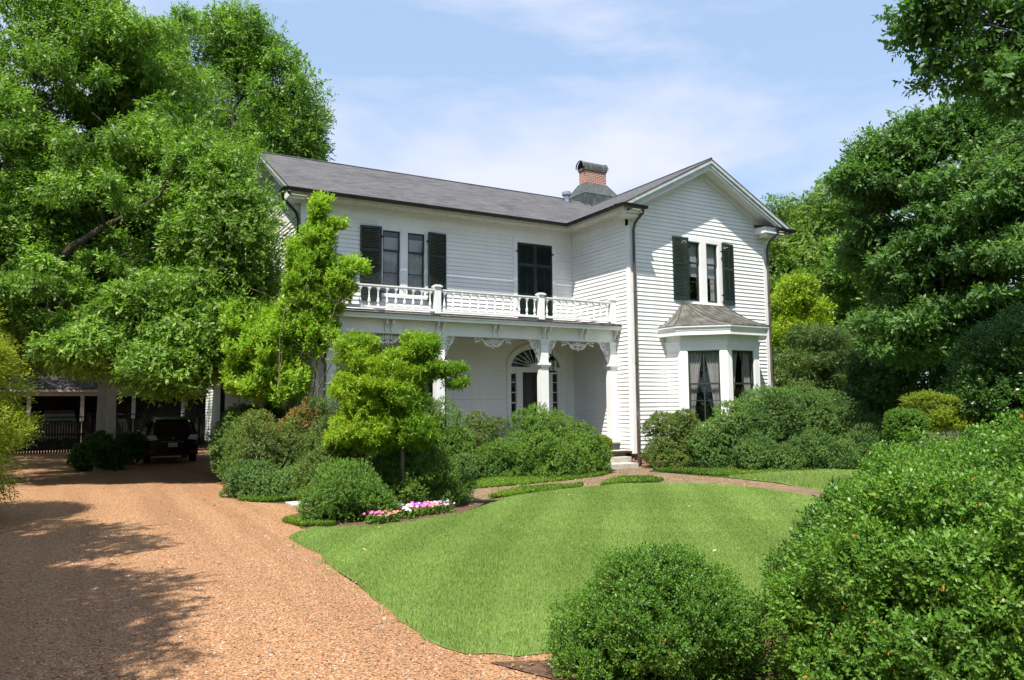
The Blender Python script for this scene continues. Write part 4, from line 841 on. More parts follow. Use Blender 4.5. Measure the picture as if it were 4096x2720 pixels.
tree('shade_tree', 'dark crowned tree standing over the gate behind the drooping one', [(0, 29, 8, 4, 3.5, 2.2), (-4.5, 31, 8, 4, 4, 2.6), (-2, 36, 8.5, 5, 4, 2.6), (3, 37, 8.5, 4, 4, 2.2), (-8, 26, 7.5, 4, 4, 3), (2.5, 31, 7.2, 2.2, 2.5, 1.4), (-7, 37, 8, 4, 5, 3), (0, 42, 8.5, 5, 4, 2.4), (5.5, 42, 8.5, 4, 4, 2.2), (-4, 45.5, 9.5, 4.5, 4, 2.2), (3, 46, 10, 4.5, 4, 2), (8, 46, 10, 4, 4, 2)], 24, 1.15, 36000, 'leaf_elm', 53, (-7.5, 34, -.3), .35, ntips=16, flat=.5, L=.16, W=.075, m=8, spray=.45, hole=-2.2, holef=1, zmin=3.4, cull=.45)
B = [S3(38, 560, 200, (3.2, 4, 4.6)), S3(38, 560, 105, (1.3, 1.8, 1.7)), S3(38, 640, 290, (2.4, 3.4, 3.4)), S3(38, 430, 300, (4, 4, 5)), S3(36, 500, 480, (4, 3, 4)), S3(38, 690, 330, (1.0, 1.6, 1.8)), S3(38, 380, 110, (2.0, 3, 3.0))]
tree('shade_tree', 'tall light green tree rising behind the left end of the roof', B, 40, .95, 30000, 'leaf_elm', 42, (7.6, 40, -.3), .4, flat=.6, L=.17, W=.075, m=8, spray=.55, shell=.9, amp=.25, hole=-1.0, holef=1.0, zmin=1.5, bright=.06)
# evergreen by the house corner
HL = [S3(18.6, 665, 605, (.60, .6, .70))+(.7,), S3(18.5, 640, 690, (.85, .8, .85))+(1,), S3(18.6, 625, 770, (1.30, 1.1, 1.35))+(2.2,), S3(18.5, 600, 865, (1.0, 1, .70)), S3(18.6, 690, 640, (.90, .9, 1.05))+(1.4,), S3(18.5, 735, 560, (.42, .45, .85))+(.6,), S3(18.5, 742, 475, (.20, .22, .40))+(.2,), S3(18.4, 730, 750, (.68, .7, 1.15)), S3(18.4, 812, 612, (.46, .3, .13))+(.22,), S3(18.4, 780, 660, (.36, .35, .42))+(.4,), S3(18.3, 680, 885, (.7, .7, .5))+(.7,), S3(18.5, 775, 520, (.22, .2, .14))+(.1,)]
tree('holly_tree', 'bright glossy holly tree in front of the left corner of the house', HL, 75, .20, 20000, 'leaf_lime', 43, (4.6, 18.7, -.1), .08, ntips=20, bark='bark_pale', L=.078, W=.040, m=7, spray=.17, droop=0, a_up=.9, a_out=.6, a_rnd=.45, plane=False, spread=55, hole=-.55, holef=2.6, zmin=.4, freq=4, limbz=.7, shell=.7, amp=.25, flat=.9, cull=.3)
# japanese maple in front of the porch
ML = [S3(13.6, 880, 885, (.98, .9, .92))+(3,), S3(13.4, 850, 990, (.80, .7, .40))+(1.3,), S3(13.6, 970, 805, (.34, .4, .36))+(.6,), S3(13.6, 825, 795, (.42, .4, .16))+(.3,), S3(13.5, 1015, 850, (.48, .35, .14))+(.35,), S3(13.4, 955, 990, (.58, .5, .34))+(.8,), S3(13.4, 785, 1015, (.32, .35, .26))+(.3,), S3(13.4, 1050, 880, (.2, .2, .07))+(.1,)]
tree('japanese_maple', 'small japanese maple with yellow green layered leaves growing out of the flower bed', ML, 90, .15, 27000, 'leaf_maple', 44, (5.02, 12.75, -.12), .042, bark='bark_pale', vol=True, ntips=22, flat=.45, L=.056, W=.019, m=7, spray=.13, droop=.12, a_up=.15, a_out=.7, a_rnd=.5, plane=True, spread=62, freq=5, amp=.35, shell=.9, zmin=.95, hole=-1.0, holef=3.6, limbz=1.3, odd=.012, cull=.3)
# right-hand woods
C_ = [S3(21, 2110, 490, (1.7, 2.0, 1.9)), S3(21, 2200, 420, (2.4, 2.6, 2.6)), S3(20, 2330, 470, (3.0, 3.0, 3.4)), S3(21, 2180, 640, (2.1, 2.2, 1.8)), S3(20, 2280, 640, (2.6, 2.5, 2.2)), S3(22, 2110, 650, (1.4, 1.8, 1.4)), S3(20, 2230, 270, (1.6, 1.8, .95)), S3(20, 2360, 300, (2.0, 2, 1.3)), S3(21, 2070, 350, (1.0, 1.2, .85)), S3(21, 2150, 760, (2.2, 2, 1.2)), S3(22, 2090, 730, (1.3, 1.3, 1.0)), S3(21, 1985, 410, (.55, .7, .35)), S3(22, 2030, 570, (.8, 1.3, .6))]
tree('oak_tree', 'large dark green oak filling the right side beyond the gable', C_, 44, .58, 42000, 'leaf_oak', 45, tuple(V(21.5, 2335, 900).xy)+(-.1,), .26, ntips=34, flat=.38, L=.12, W=.06, m=8, spray=.36, hole=-.85, holef=1.3, zmin=1.5, limbz=4.6, bright=.08)
D_ = [S3(13, 2200, 40, (.75, .8, .55)), S3(13, 2270, 110, (.85, .9, .75)), S3(13, 2330, 60, (1.0, 1.0, .9)), S3(13, 2420, 60, (1.4, 1.4, 1.3)), S3(13, 2215, 140, (.4, .5, .30)), S3(12.5, 2350, 180, (.5, .6, .35)), S3(13, 2160, 20, (.3, .4, .3)), S3(14, 2560, 40, (2.0, 2, 1.8))]
tree('oak_tree', 'oak whose dark branches hang into the upper right corner', D_, 14, .38, 4200, 'leaf_oak', 46, tuple(V(14, 2950, 900).xy)+(-.1,), .28, ntips=16, flat=.55, L=.12, W=.065, m=7, spray=.3, hole=-.45, holef=2.2, zmin=1.5, limbz=6.0, cull=.5)
tree('broadleaf_tree', 'pale yellow green feathery tree behind the right corner of the house', [S3(42, 1880, 540, (3.6, 3, 3.0)), S3(42, 1950, 500, (3.0, 3, 2.4)), S3(42, 1830, 600, (2.6, 2.6, 2.2)), S3(42, 1920, 640, (4, 3, 3.2)), S3(42, 1800, 640, (1.6, 2, 1.4)), S3(42, 1990, 560, (3, 3, 2.6)), S3(42, 2000, 680, (4, 3, 4)), S3(42, 1870, 640, (4, 3, 3.))], 30, .9, 20000, 'leaf_light', 47, tuple(V(42, 1905, 900).xy)+(-.3,), .25, ntips=20, L=.20, W=.09, m=7, spray=.5, hole=-1.0, holef=1.0, zmin=1)
tree('young_tree', 'brilliant yellow young tree low behind the right corner of the house', [S3(33, 1835, 720, (1.3, 1.4, 1.6)), S3(33, 1860, 770, (1.1, 1.2, 1.1)), S3(33, 1815, 780, (1.0, 1.2, 1.1)), S3(33, 1840, 665, (.5, .6, .5))], 30, .5, 5200, 'leaf_yellow', 48, tuple(V(33, 1840, 930).xy)+(-.3,), .12, ntips=12, L=.14, W=.07, m=6, spray=.3, droop=0, hole=-1.2, holef=1.5, zmin=.8, plane=False)
tree('young_tree', 'mid green leafy tree right behind the gable edge', [S3(36, 1795, 720, (1.6, 1.6, 2.2)), S3(36, 1780, 800, (1.6, 1.6, 1.6)), S3(37, 1900, 700, (2.2, 2, 2.2)), S3(37, 1930, 800, (2.2, 2, 1.6)), S3(34, 1990, 700, (2.2, 2, 2.4)), S3(34, 2060, 700, (2.4, 2, 2.6)), S3(34, 1960, 610, (1.4, 1.4, 1.6))], 26, .6, 15000, 'leaf_elm', 49, tuple(V(36, 1795, 930).xy)+(-.3,), .12, ntips=10, L=.15, W=.08, m=6, spray=.35, hole=-1.3, holef=1.3, zmin=.5)
tree('hemlock', 'dark olive hemlock with drooping layered boughs above the clipped boxwoods', [S3(27, 1850, 830, (1.7, 1.5, .9)), S3(27, 1940, 820, (1.9, 1.6, 1.0)), S3(27, 1890, 880, (2.2, 1.6, .8)), S3(26, 1990, 860, (1.4, 1.4, .9)), S3(27, 1810, 880, (1.2, 1.2, .7)), S3(27, 1900, 780, (1.3, 1.2, .6))], 40, .42, 12000, 'leaf_hemlock', 50, tuple(V(27, 1900, 960).xy)+(-.2,), .16, ntips=14, flat=.3, L=.085, W=.022, m=12, spray=.42, droop=.3, a_up=-.1, hole=-1.6, zmin=.2)
tree('evergreen_tree', 'dark broadleaf evergreen under the oak right of the hemlock', [S3(24, 2080, 850, (1.7, 1.4, 1.3)), S3(24, 2040, 920, (1.5, 1.2, .9)), S3(23.5, 2150, 880, (1.6, 1.4, 1.2)), S3(23, 2220, 850, (1.5, 1.4, 1.3))], 40, .45, 12000, 'leaf_dark', 51, tuple(V(24, 2090, 960).xy)+(-.2,), .14, ntips=10, L=.09, W=.045, m=7, spray=.22, droop=.1, plane=False, hole=-1.8, zmin=-.1, flat=.8)
# tree at the left that shades the gravel, and dim trees beyond the drive
tree('shade_tree', 'tree left of the drive casting dappled shade over the gravel', [(-4.6, 1.0, 6.0, 2.2, 2.0, 1.3), (-4.5, 4.4, 6.6, 2.2, 2.0, 1.5), (-4.5, 8.0, 7.2, 2.3, 2.6, 1.6), (-5.6, 11.4, 6.6, 2.0, 2.2, 1.6), (-5.8, 6, 8, 2.6, 4, 1.6), (-3.6, 10, 7, 1.6, 2, 1.2), (-3.9, 6.4, 6.8, 1.6, 1.8, 1.2), (-3.7, 8.3, 6.3, 1.3, 1.6, 1.0), (-3.8, 4.4, 5.8, 1.2, 1.4, .9), (-6.6, 10.5, 6.0, 2.2, 2.5, 1.6), (-6, 2, 5.4, 2.6, 3, 1.5), (-3.4, 5.2, 6.6, .9, .7, .5), (-3.2, 3.0, 6.0, .6, .4, .4)], 26, .75, 40000, 'leaf_elm', 52, (-7.2, 7.5, -.1), .3, ntips=20, flat=.5, L=.11, W=.05, m=9, spray=.36, hole=-2.4, holef=1.1, zmin=3)
for i, (x, y, h, s_, lb) in enumerate([(-9, 50, 12, 5, 'dim tree behind the garage at the far left'), (1.5, 56, 15, 6, 'dim tree beyond the garage roof'), (12, 58, 14, 6, 'dim tree far behind the house ridge'), (-14, 36, 12, 5, 'dark tree at the far left beyond the gate')]):
    tree('background_tree', lb, [(x, y, h*.6, s_, s_*.8, h*.36), (x+2, y, h*.35, s_*.9, s_*.8, h*.3), (x-2.5, y-1, h*.35, s_*.9, s_*.8, h*.32)], 22, 1.5, 4200, 'leaf_oak', 60+i, (x, y, -.3), .35, ntips=8, L=.30, W=.16, m=7, spray=.8, zmin=0, group=None)
# far woods closing the horizon
rng = np.random.default_rng(77); wl = []
for a in np.linspace(-180, 174, 84): d = (75 if -40 < a < 100 else 48)+12*rng.random(); wl.append((d*math.sin(R(a)), d*math.cos(R(a)), 2.5+2*rng.random(), 5, 4, 5.0+2.5*rng.random()))
tag(leaves('woods', sprout(rng, wl, 9, 2.0), 34000, 'leaf_oak', m=6, L=.55, W=.3, spray=1.1, shell=.6, seed=78, zmin=-.3), 'band of distant woods closing off the garden all round', 'woods', kind='stuff')

# ------------------------------------------------------------ back of the site: side porch, garage, fence, cars
GB = -.3
car_porch = thing('carport', (3.4, 30.5, GB), 'open roofed carport on tapered pale posts at the left rear of the house', 'carport')
def tpost(x, y, w0, w1, z0, z1, mat, p):
    mb = MB(); a = [(x-w0, y-w0), (x+w0, y-w0), (x+w0, y+w0), (x-w0, y+w0)]; b = [(x-w1, y-w1), (x+w1, y-w1), (x+w1, y+w1), (x-w1, y+w1)]
    for i in range(4): j = (i+1) % 4; mb.face([(*a[i], z0), (*a[j], z0), (*b[j], z1-.5), (*b[i], z1-.5)])
    mb.box(x-w1*.9, x+w1*.9, y-w1*.9, y+w1*.9, z1-.5, z1); mb.box(x-w1-.04, x+w1+.04, y-w1-.04, y+w1+.04, z1-.56, z1-.50); mb.box(x-w1-.02, x+w1+.02, y-w1-.02, y+w1+.02, z1-.62, z1-.561)
    return mb.build('post', mat, p)
tpost(.82, 28.75, .16, .125, GB+.5, 3.62, 'post_white', car_porch); tpost(.55, 29.35, .16, .125, GB+.5, 3.62, 'post_white', car_porch)
MB().box(.35, 1.05, 28.5, 29.7, GB-.1, GB+.52).build('pier', 'brick', car_porch)
MB().box(.5, 5.15, 28.65, 28.9, 3.62, 3.95).box(.5, .75, 28.9, 34, 3.62, 3.95).build('beam', 'post_cream', car_porch)
MB().box(.2, 5.2, 28.35, 34.2, 3.96, 4.12).build('cornice', 'post_white', car_porch)
cp = MB(); slabroof(cp, [(.15, 28.3, 4.13), (5.2, 28.3, 4.13), (5.2, 31.2, 4.75), (.15, 31.2, 4.75)]); slabroof(cp, [(.15, 31.2, 4.75), (5.2, 31.2, 4.75), (5.2, 34.2, 4.13), (.15, 34.2, 4.13)]); cp.build('roof', 'shingle_roof', car_porch)
MB().box(4.32, 4.46, 28.9, 29.04, GB-.1, 3.62).build('post', 'fence_black', car_porch)
MB().box(5.0, 5.14, 33, 33.14, GB-.1, 3.62).build('post', 'post_cream', car_porch)
# rear wing of the house
rw = MB(); siding(rw, (4.9, 37, 0), (0, -1, 0), (-1, 0, 0), .3, 6.6, lambda z: (0, 8.4) if z < 5.9 else (0+(z-5.9)*1.6, 8.4-(z-5.9)*1.6), [(3.2, 4.2, 4.0, 5.6)]); siding(rw, (4.9, 28.55, 0), (1, 0, 0), (0, -1, 0), .3, 5.9, lambda z: (0, .3))
rwo = hp('rear_wing', rw, 'white_siding')
q = MB(); slabroof(q, [(4.4, 28.2, 5.9), (14, 28.2, 5.9), (14, 32.8, 8.0), (4.4, 32.8, 8.0)]); slabroof(q, [(4.4, 32.8, 8.0), (14, 32.8, 8.0), (14, 37.4, 5.9), (4.4, 37.4, 5.9)]); q.build('roof', 'shingle_roof', rwo)
MB().box(4.45, 4.88, 36.6, 37.4, 5.55, 5.85).build('cornice_return', 'white_trim', rwo)
MR = frame_local((4.9, 0, 0), (0, -1, 0), (-1, 0, 0))
window(MR, [(-33.8, -33.0, 4.0, 5.6)], (-34, -32.8, 4.0, 5.75), 4.8, [], parent=rwo); shutter(-33.9, -1, .1, 4.0, 5.6, .5, R(6), MR, 4.8, rwo); shutter(-32.9, 1, .1, 4.0, 5.6, .5, R(-6), MR, 4.8, rwo)
# garage
gar = thing('garage', (1.5, 48, GB), 'long low garage with dark roof and white posts beyond the fence', 'garage')
MB().box(-8, 9.5, 51.9, 52.0, GB, 2.7).box(-8, -7.9, 46.2, 51.9, GB, 2.7).box(9.4, 9.5, 46.2, 51.9, GB, 2.7).build('wall', 'interior', gar)
gp = MB()
for x in (-2.45, -.05, 2.4, 4.9, 7.3, -5.0): MB().box(x-.09, x+.09, 46.2, 46.38, GB, 2.45).build('post', 'post_white', gar)
MB().box(-8, 9.5, 46.18, 46.40, 2.45, 2.68).build('beam', 'post_white', gar)
MB().box(-8.3, 9.8, 45.9, 45.94, 2.66, 2.80).build('fascia', 'post_white', gar)
q = MB(); slabroof(q, [(-8.3, 45.9, 2.83), (9.8, 45.9, 2.83), (9.8, 49.2, 4.75), (-8.3, 49.2, 4.75)]); slabroof(q, [(-8.3, 49.2, 4.75), (9.8, 49.2, 4.75), (9.8, 52.4, 2.83), (-8.3, 52.4, 2.83)]); q.build('roof', 'porch_shingle', gar)
lt = MB()
for i in range(26):
    for s in (-1, 1):
        x = 2.6+i*.17; lt.prism([(x, 47.0, .6), (x+.02, 47.0, .6), (x+.02+s*1.5, 47.0, 2.1), (x+s*1.5, 47.0, 2.1)], (0, .02, 0))
lt.build('lattice', 'grey_paint', gar)
# fence and gate
def pickets(mb, x0, x1, y, z0, z1, gap=.135, wd=.075):
    x = x0
    while x < x1: mb.prism([(x, y, z0), (x+wd, y, z0), (x+wd, y, z1), (x+wd/2, y, z1+.04), (x, y, z1)], (0, .02, 0)); x += gap
def fence(name, lb, x0, x1, y, posts, cat, zt=1.45):
    t = thing(name, ((x0+x1)/2, y, GB), lb, cat, None); mb = MB(); pickets(mb, x0, x1, y, GB+.06, zt-.25, .11, .088); mb.build('picket_panel', 'fence_black', t)
    MB().box(x0, x1, y-.05, y+.07, zt-.06, zt).build('top_rail', 'fence_black', t); MB().box(x0, x1, y+.021, y+.06, .55, .65).build('rail', 'fence_black', t); MB().box(x0, x1, y+.021, y+.06, GB+.2, GB+.3).build('rail', 'fence_black', t)
    for p in posts: MB().box(p-.08, p+.08, y-.10, y+.06, GB-.1, zt+.04).box(p-.11, p+.11, y-.13, y+.09, zt+.04, zt+.08).prism([(p-.07, y-.09, zt+.08), (p+.07, y-.09, zt+.08), (p+.07, y+.05, zt+.08), (p-.07, y+.05, zt+.08)], (0, 0, .06)).build('post', 'fence_black', t)
    return t
gt = fence('gate', 'wide black picket gate across the end of the gravel drive', -3.0, .2, 40.2, (-3.05, .25), 'gate', 1.42)
MB().prism([(-2.9, 40.14, -.1), (-2.75, 40.14, -.1), (.1, 40.14, .62), (-.05, 40.14, .62)], (0, .03, 0)).build('brace', 'fence_black', gt)
fence('picket_fence', 'black picket fence with capped posts behind the parked car', .35, 7.4, 40.3, (2.6, 4.9, 7.35), 'fence', 1.52)
# cars ----------------------------------------------------
def wheel(p, x, y, r=.36, wd=.23):
    t = MB(); prof = [(r-.13, -wd/2+.02), (r-.03, -wd/2), (r, -wd/2+.03), (r, wd/2-.03), (r-.03, wd/2), (r-.13, wd/2-.02)]; n_ = 22
    def lx(mb, pf_):
        for (ra, xa), (rb, xb) in zip(pf_, pf_[1:]):
            for k in range(n_):
                a0, a1 = 2*math.pi*k/n_, 2*math.pi*(k+1)/n_; f = lambda rr, xx, a: (x+xx, y+rr*math.cos(a), GB+r+rr*math.sin(a))
                mb.face([f(ra, xa, a0), f(ra, xa, a1), f(rb, xb, a1), f(rb, xb, a0)])
        return mb
    w_ = lx(t, prof).build('wheel', 'tyre', p, True); lx(MB(), [(0, -wd/2+.03), (.07, -wd/2+.02), (r-.13, -wd/2+.05), (r-.13, wd/2-.05), (.07, wd/2-.02), (0, wd/2-.03)]).build('rim', 'rim', w_, False)
def loft(mb, secs, close=True):
    for a, b in zip(secs, secs[1:]):
        for i in range(len(a)):
            j = (i+1) % len(a)
            mb.face([a[i], a[j], b[j], b[i]])
    mb.face(secs[0][::-1]); mb.face(secs[-1]); return mb
suv = thing('parked_car', (2.95, 33, GB), 'black sport utility car parked nose away in the shade of the carport', 'car')
cx = 2.95; y0 = 30.75
def ringc(y, hw, zb, zm, ht, wt, bulge=.03):
    P = [(-hw+.06, zb), (-hw, zb+.14), (-hw-bulge, (zb+zm)/2+.05), (-hw, zm), (-hw+.07, zm+.03), (-wt-.03, ht-.08), (-wt+.07, ht)]
    P = P+[(-a, z) for a, z in P[::-1]]; return [Vector((cx+a, y, GB+z)) for a, z in P]
secs = [ringc(y0, .74, .42, .86, .90, .66, 0), ringc(y0+.06, .84, .34, .95, 1.0, .74), ringc(y0+.16, .88, .30, 1.02, 1.12, .74), ringc(y0+.50, .90, .26, 1.04, 1.60, .60), ringc(y0+.75, .905, .25, 1.04, 1.665, .60), ringc(y0+1.6, .91, .24, 1.03, 1.70, .61), ringc(y0+2.5, .91, .24, 1.02, 1.67, .60), ringc(y0+3.3, .90, .24, 1.0, 1.16, .66), ringc(y0+3.9, .88, .25, .95, 1.0, .7), ringc(y0+4.5, .84, .28, .80, .84, .7), ringc(y0+4.68, .72, .34, .66, .68, .6, 0)]
body = loft(MB(), secs).build('body', 'car_black', suv, True)
bw_ = MB(); bw_.prism([(cx-.66, y0+.135, GB+1.10), (cx+.66, y0+.135, GB+1.10), (cx+.53, y0+.475, GB+1.55), (cx-.53, y0+.475, GB+1.55)], (0, -.03, .015)); bw_.build('rear_window', 'car_glass', suv)
MB().prism([(cx-.62, y0+.42, GB+1.60), (cx+.62, y0+.42, GB+1.60), (cx+.60, y0+.75, GB+1.70), (cx-.60, y0+.75, GB+1.70)], (0, 0, .035)).build('spoiler', 'car_black', suv)
MB().box(cx-.86, cx+.86, y0-.10, y0+.10, GB+.34, GB+.58).box(cx-.80, cx+.80, y0-.12, y0-.10, GB+.50, GB+.56).build('bumper', 'car_black', suv)
for s in (-1, 1):
    tl = MB().prism([(cx+s*.50, y0+.02, GB+.90), (cx+s*.86, y0+.06, GB+.86), (cx+s*.87, y0+.09, GB+1.04), (cx+s*.60, y0+.09, GB+1.06)], (0, -.045, 0)).build('tail_light', 'lamp_clear', suv)
    MB().box(cx+s*.70-.10, cx+s*.70+.10, y0-.132, y0-.11, GB+.42, GB+.47).build('reflector', 'lamp_red', suv)
    MB().tube([(cx+s*.56, y0+.9, GB+1.735), (cx+s*.57, y0+2.3, GB+1.745)], .018, 6).build('roof_rail', 'car_plastic', suv)
    MB().lathe([(0, -.08), (.08, -.06), (.10, 0), (.08, .07), (0, .09)], (cx+s*1.0, y0+2.9, GB+1.10), 8).build('mirror', 'car_black', suv)
    q = MB(); q.prism([(cx+s*.885, y0+.55, GB+1.09), (cx+s*.885, y0+2.9, GB+1.08), (cx+s*.68, y0+2.55, GB+1.55), (cx+s*.68, y0+.75, GB+1.56)], (s*.012, 0, .006)); q.build('side_window', 'car_glass', suv)
    for yy in (y0+.95, y0+3.7): wheel(suv, cx+s*.80, yy)
MB().box(cx-.38, cx+.38, y0-.02, y0+.02, GB+.80, GB+.83).build('trim_strip', 'chrome', suv)
MB().box(cx-.05, cx+.05, y0+.0, y0+.04, GB+.92, GB+.97).build('badge', 'chrome', suv)
pl_ = MB().box(cx-.155, cx+.155, y0-.03, y0+.0, GB+.62, GB+.77).build('number_plate', 'plate_white', suv)
def text(name, body_, size, loc, rot, mat, parent, ext=.002):
    cu = bpy.data.curves.new(name, 'FONT'); cu.body = body_; cu.size = size; cu.extrude = ext; cu.align_x = 'CENTER'; cu.align_y = 'CENTER'; cu.materials.append(MAT[mat])
    tmp = bpy.data.objects.new(name, cu); me = bpy.data.meshes.new_from_object(tmp); bpy.data.objects.remove(tmp); me.materials.clear(); me.materials.append(MAT[mat]); o = link(name, me, parent); o.location = Vector(loc)+o.location; o.rotation_euler = rot; return o
text('lettering', '47E 66L6', .075, (cx, y0-.034, GB+.685), (R(90), 0, 0), 'plate_ink', pl_)
pk = thing('pickup_truck', (-1.15, 49, GB), 'silver grey pickup truck standing in the garage beyond the gate', 'truck')
cx = -1.15; y0 = 46.9
loft(MB(), [[Vector((cx+a, y, GB+z)) for a, z in ((-.95, .5), (-.97, .9), (-.93, 1.2), (.93, 1.2), (.97, .9), (.95, .5))] for y in (y0, y0+2, y0+4.6)]).build('body', 'car_silver', pk)
loft(MB(), [[Vector((cx+a, y, GB+z)) for a, z in ((-.86, 1.2), (-w_, h_), (w_, h_), (.86, 1.2))] for y, w_, h_ in ((y0+1.9, .74, 1.80), (y0+2.1, .70, 2.02), (y0+3.2, .70, 2.03), (y0+3.6, .72, 1.6))]).build('cab', 'car_silver', pk)
MB().prism([(cx-.68, y0+1.93, GB+1.35), (cx+.68, y0+1.93, GB+1.35), (cx+.60, y0+2.03, GB+1.90), (cx-.60, y0+2.03, GB+1.90)], (0, -.04, .0)).build('rear_window', 'car_glass', pk)
MB().box(cx-.16, cx+.16, y0+2.0, y0+2.04, GB+1.93, GB+1.99).build('brake_light', 'lamp_red', pk)
for s in (-1, 1):
    MB().box(cx+s*.88-.06, cx+s*.88+.06, y0-.02, y0+.02, GB+.80, GB+1.15).build('tail_light', 'lamp_red', pk)
    for yy in (y0+1.0, y0+3.9): wheel(pk, cx+s*.85, yy, .39)

# ------------------------------------------------------------ lawn, ground cover, flowers, gravel stones
def inside(poly, P):
    x, y = P[:, 0], P[:, 1]; c = np.zeros(len(P), bool); n_ = len(poly)
    for i in range(n_):
        x1, y1 = poly[i]; x2, y2 = poly[(i+1) % n_]
        if y1 == y2: continue
        t_ = ((y1 > y) != (y2 > y)) & (x < (x2-x1)*(y-y1)/(y2-y1)+x1); c ^= t_
    return c
def blades(name, poly, n, h, wd, seed, label, z0=-.090, mat='grass_blade', stripes=True, bright=0.):
    rng = np.random.default_rng(seed); A = np.array(poly); lo, hi = A.min(0), A.max(0)
    P = lo+(hi-lo)*rng.random((int(n*2.2), 2)); dist = np.hypot(P[:, 0], P[:, 1]); P = P[inside(poly, P) & (rng.random(len(P)) < np.clip(9/dist, .35, 1.)) & (dist < 22)]
    if name == 'grass_tuft': P = P[inside(LAWN, P) | (wav(rng, np.column_stack([P, P[:, 0]*0]), 14., 6) > .75)]
    k = len(P); P3 = np.column_stack([P, np.full(k, z0)]); d = np.hypot(P[:, 0], P[:, 1]); sc = np.clip(d/8, .8, 1.8)
    b = wav(rng, P3, 1.1, 6); f = wav(rng, P3, 7., 5)
    hh = h*(.65+.6*rng.random(k))*(1+.10*f+.06*b)
    ang = rng.random(k)*6.283; lean = np.column_stack([np.cos(ang), np.sin(ang)])*(.25+.25*rng.random((k, 1)))
    tint = .40+.13*b+.12*rng.normal(size=k)+.05*f+bright
    if stripes:
        u = P[:, 0]*.80-P[:, 1]*.60; s = np.tanh(3*np.sin(u*2*math.pi/1.15+.5*np.sin(P[:, 1]*.9))); u2 = P[:, 0]*.62+P[:, 1]*.78; s2 = np.tanh(3*np.sin(u2*2*math.pi/1.25+.4))
        lean += np.column_stack([.60*s, .80*s])*.05+np.column_stack([.78*s2, -.62*s2])*.05; tint += .030*s+.022*s2
    a2 = rng.random(k)*3.14; w_ = np.column_stack([np.cos(a2), np.sin(a2), np.zeros(k)])*(wd*sc*(.7+.6*rng.random(k)))[:, None]/2
    tip = P3+np.column_stack([lean*hh[:, None], hh]); mid = P3+np.column_stack([lean*hh[:, None]*.35, hh*.6])
    v = np.stack([P3-w_, P3+w_, mid+w_*.8, tip, mid-w_*.8], 1).reshape(-1, 3)
    tint = np.clip(tint, 0, .86); tint = np.where(rng.random(k) < .02, .97, tint)
    return tag(rawmesh(name, v, 5, mat, np.repeat(tint, 5)), label, name.replace('_', ' '), kind='stuff')
blades('grass', LAWN, 520000, .036, .0042, 90, 'fine mown lawn grass with faint diagonal mowing stripes')
side = [(13.75, 11.3), (14.15, 12.3), (14.15, 13.9), (15.2, 13.9), (17, 13.6), (19, 13.3), (19, 9.5), (13.5, 9.0)]
blades('grass', side, 60000, .075, .006, 91, 'longer grass strip between the brick path and the clipped boxwoods', stripes=False)
# ragged tufts along the gravel edge
edge = []
for (a, b) in zip(LAWN[:20], LAWN[1:21]): edge.append((a, b))
ep = [(x-.15, y-.12*(y < 5.5)) for x, y in LAWN[:23]]+[(x+.12, y+.10*(k > 15)) for k, (x, y) in enumerate(LAWN[:23])][::-1]
blades('grass_tuft', ep, 22000, .065, .005, 92, 'ragged long grass overhanging the gravel along the lawn edge', stripes=False, bright=.05)
def cover(name, poly, n, mat, seed, label, h=.05, L=.03, W=.018, cat='ground cover'):
    rng = np.random.default_rng(seed); A = np.array(poly); lo, hi = A.min(0), A.max(0); P = lo+(hi-lo)*rng.random((n*3, 2)); P = P[inside(poly, P)][:n]; k = len(P)
    hh = h*(.6+.5*wav(rng, np.column_stack([P, np.zeros(k)]), 5, 5)*.5+.6*rng.random(k)); lob = np.column_stack([P, -.1+np.maximum(hh, .01), np.full((k, 3), .02)])
    return tag(leaves(name, lob, n, mat, m=6, L=L, W=W, spray=.05, shell=.5, amp=0, cull=2, a_out=.1, a_up=1., a_rnd=.5, spread=65, seed=seed, zmin=-.11), label, cat, kind='stuff')
cover('ground_cover', [(7.4, 15.1), (7.7, 15.9), (8.4, 16.7), (10.3, 16.6), (12.0, 17.0), (12.5, 16.5), (11.7, 15.9), (11.3, 15.75), (10.2, 15.45), (8.8, 15.2)], 9000, 'leaf_cover', 101, 'band of bright ground cover between the boxwoods and the brick path')
cover('ground_cover', [(7.0, 13.3), (7.5, 13.75), (8.4, 14.35), (9.2, 14.5), (10.1, 14.45), (9.7, 14.0), (8.6, 13.75), (7.6, 13.4)], 4500, 'leaf_cover', 102, 'long narrow strip of ground cover between the path and the lawn edge')
cover('ground_cover', [(10.3, 14.05), (10.9, 14.6), (11.7, 15.05), (12.25, 14.7), (12.3, 14.2), (11.7, 13.75), (10.9, 14.0)], 4500, 'leaf_cover', 103, 'rounded island of ground cover on the path nearest the steps')
cover('ground_cover', [(2.75, 15.9), (3.1, 15.4), (3.9, 15.2), (5.0, 15.25), (5.0, 15.6), (3.7, 15.5), (2.9, 16.5)], 3500, 'leaf_cover', 104, 'low bright ground cover fringing the driveway boxwoods')
cover('ground_cover', [(14.0, 16.6), (13.75, 16.0), (14.0, 14.9), (14.25, 14.2), (16.5, 13.9), (19, 13.6), (19, 14.2), (16, 14.6), (14.9, 15.7), (14.4, 16.8)], 9000, 'leaf_cover', 105, 'ground cover mat under the boxwoods right of the steps')
cover('ground_cover', [(2.85, 12.6), (3.0, 11.85), (3.4, 11.6), (3.5, 11.8), (3.1, 12.5)], 1500, 'leaf_cover', 106, 'tuft of ground cover at the left foot of the round boxwood')
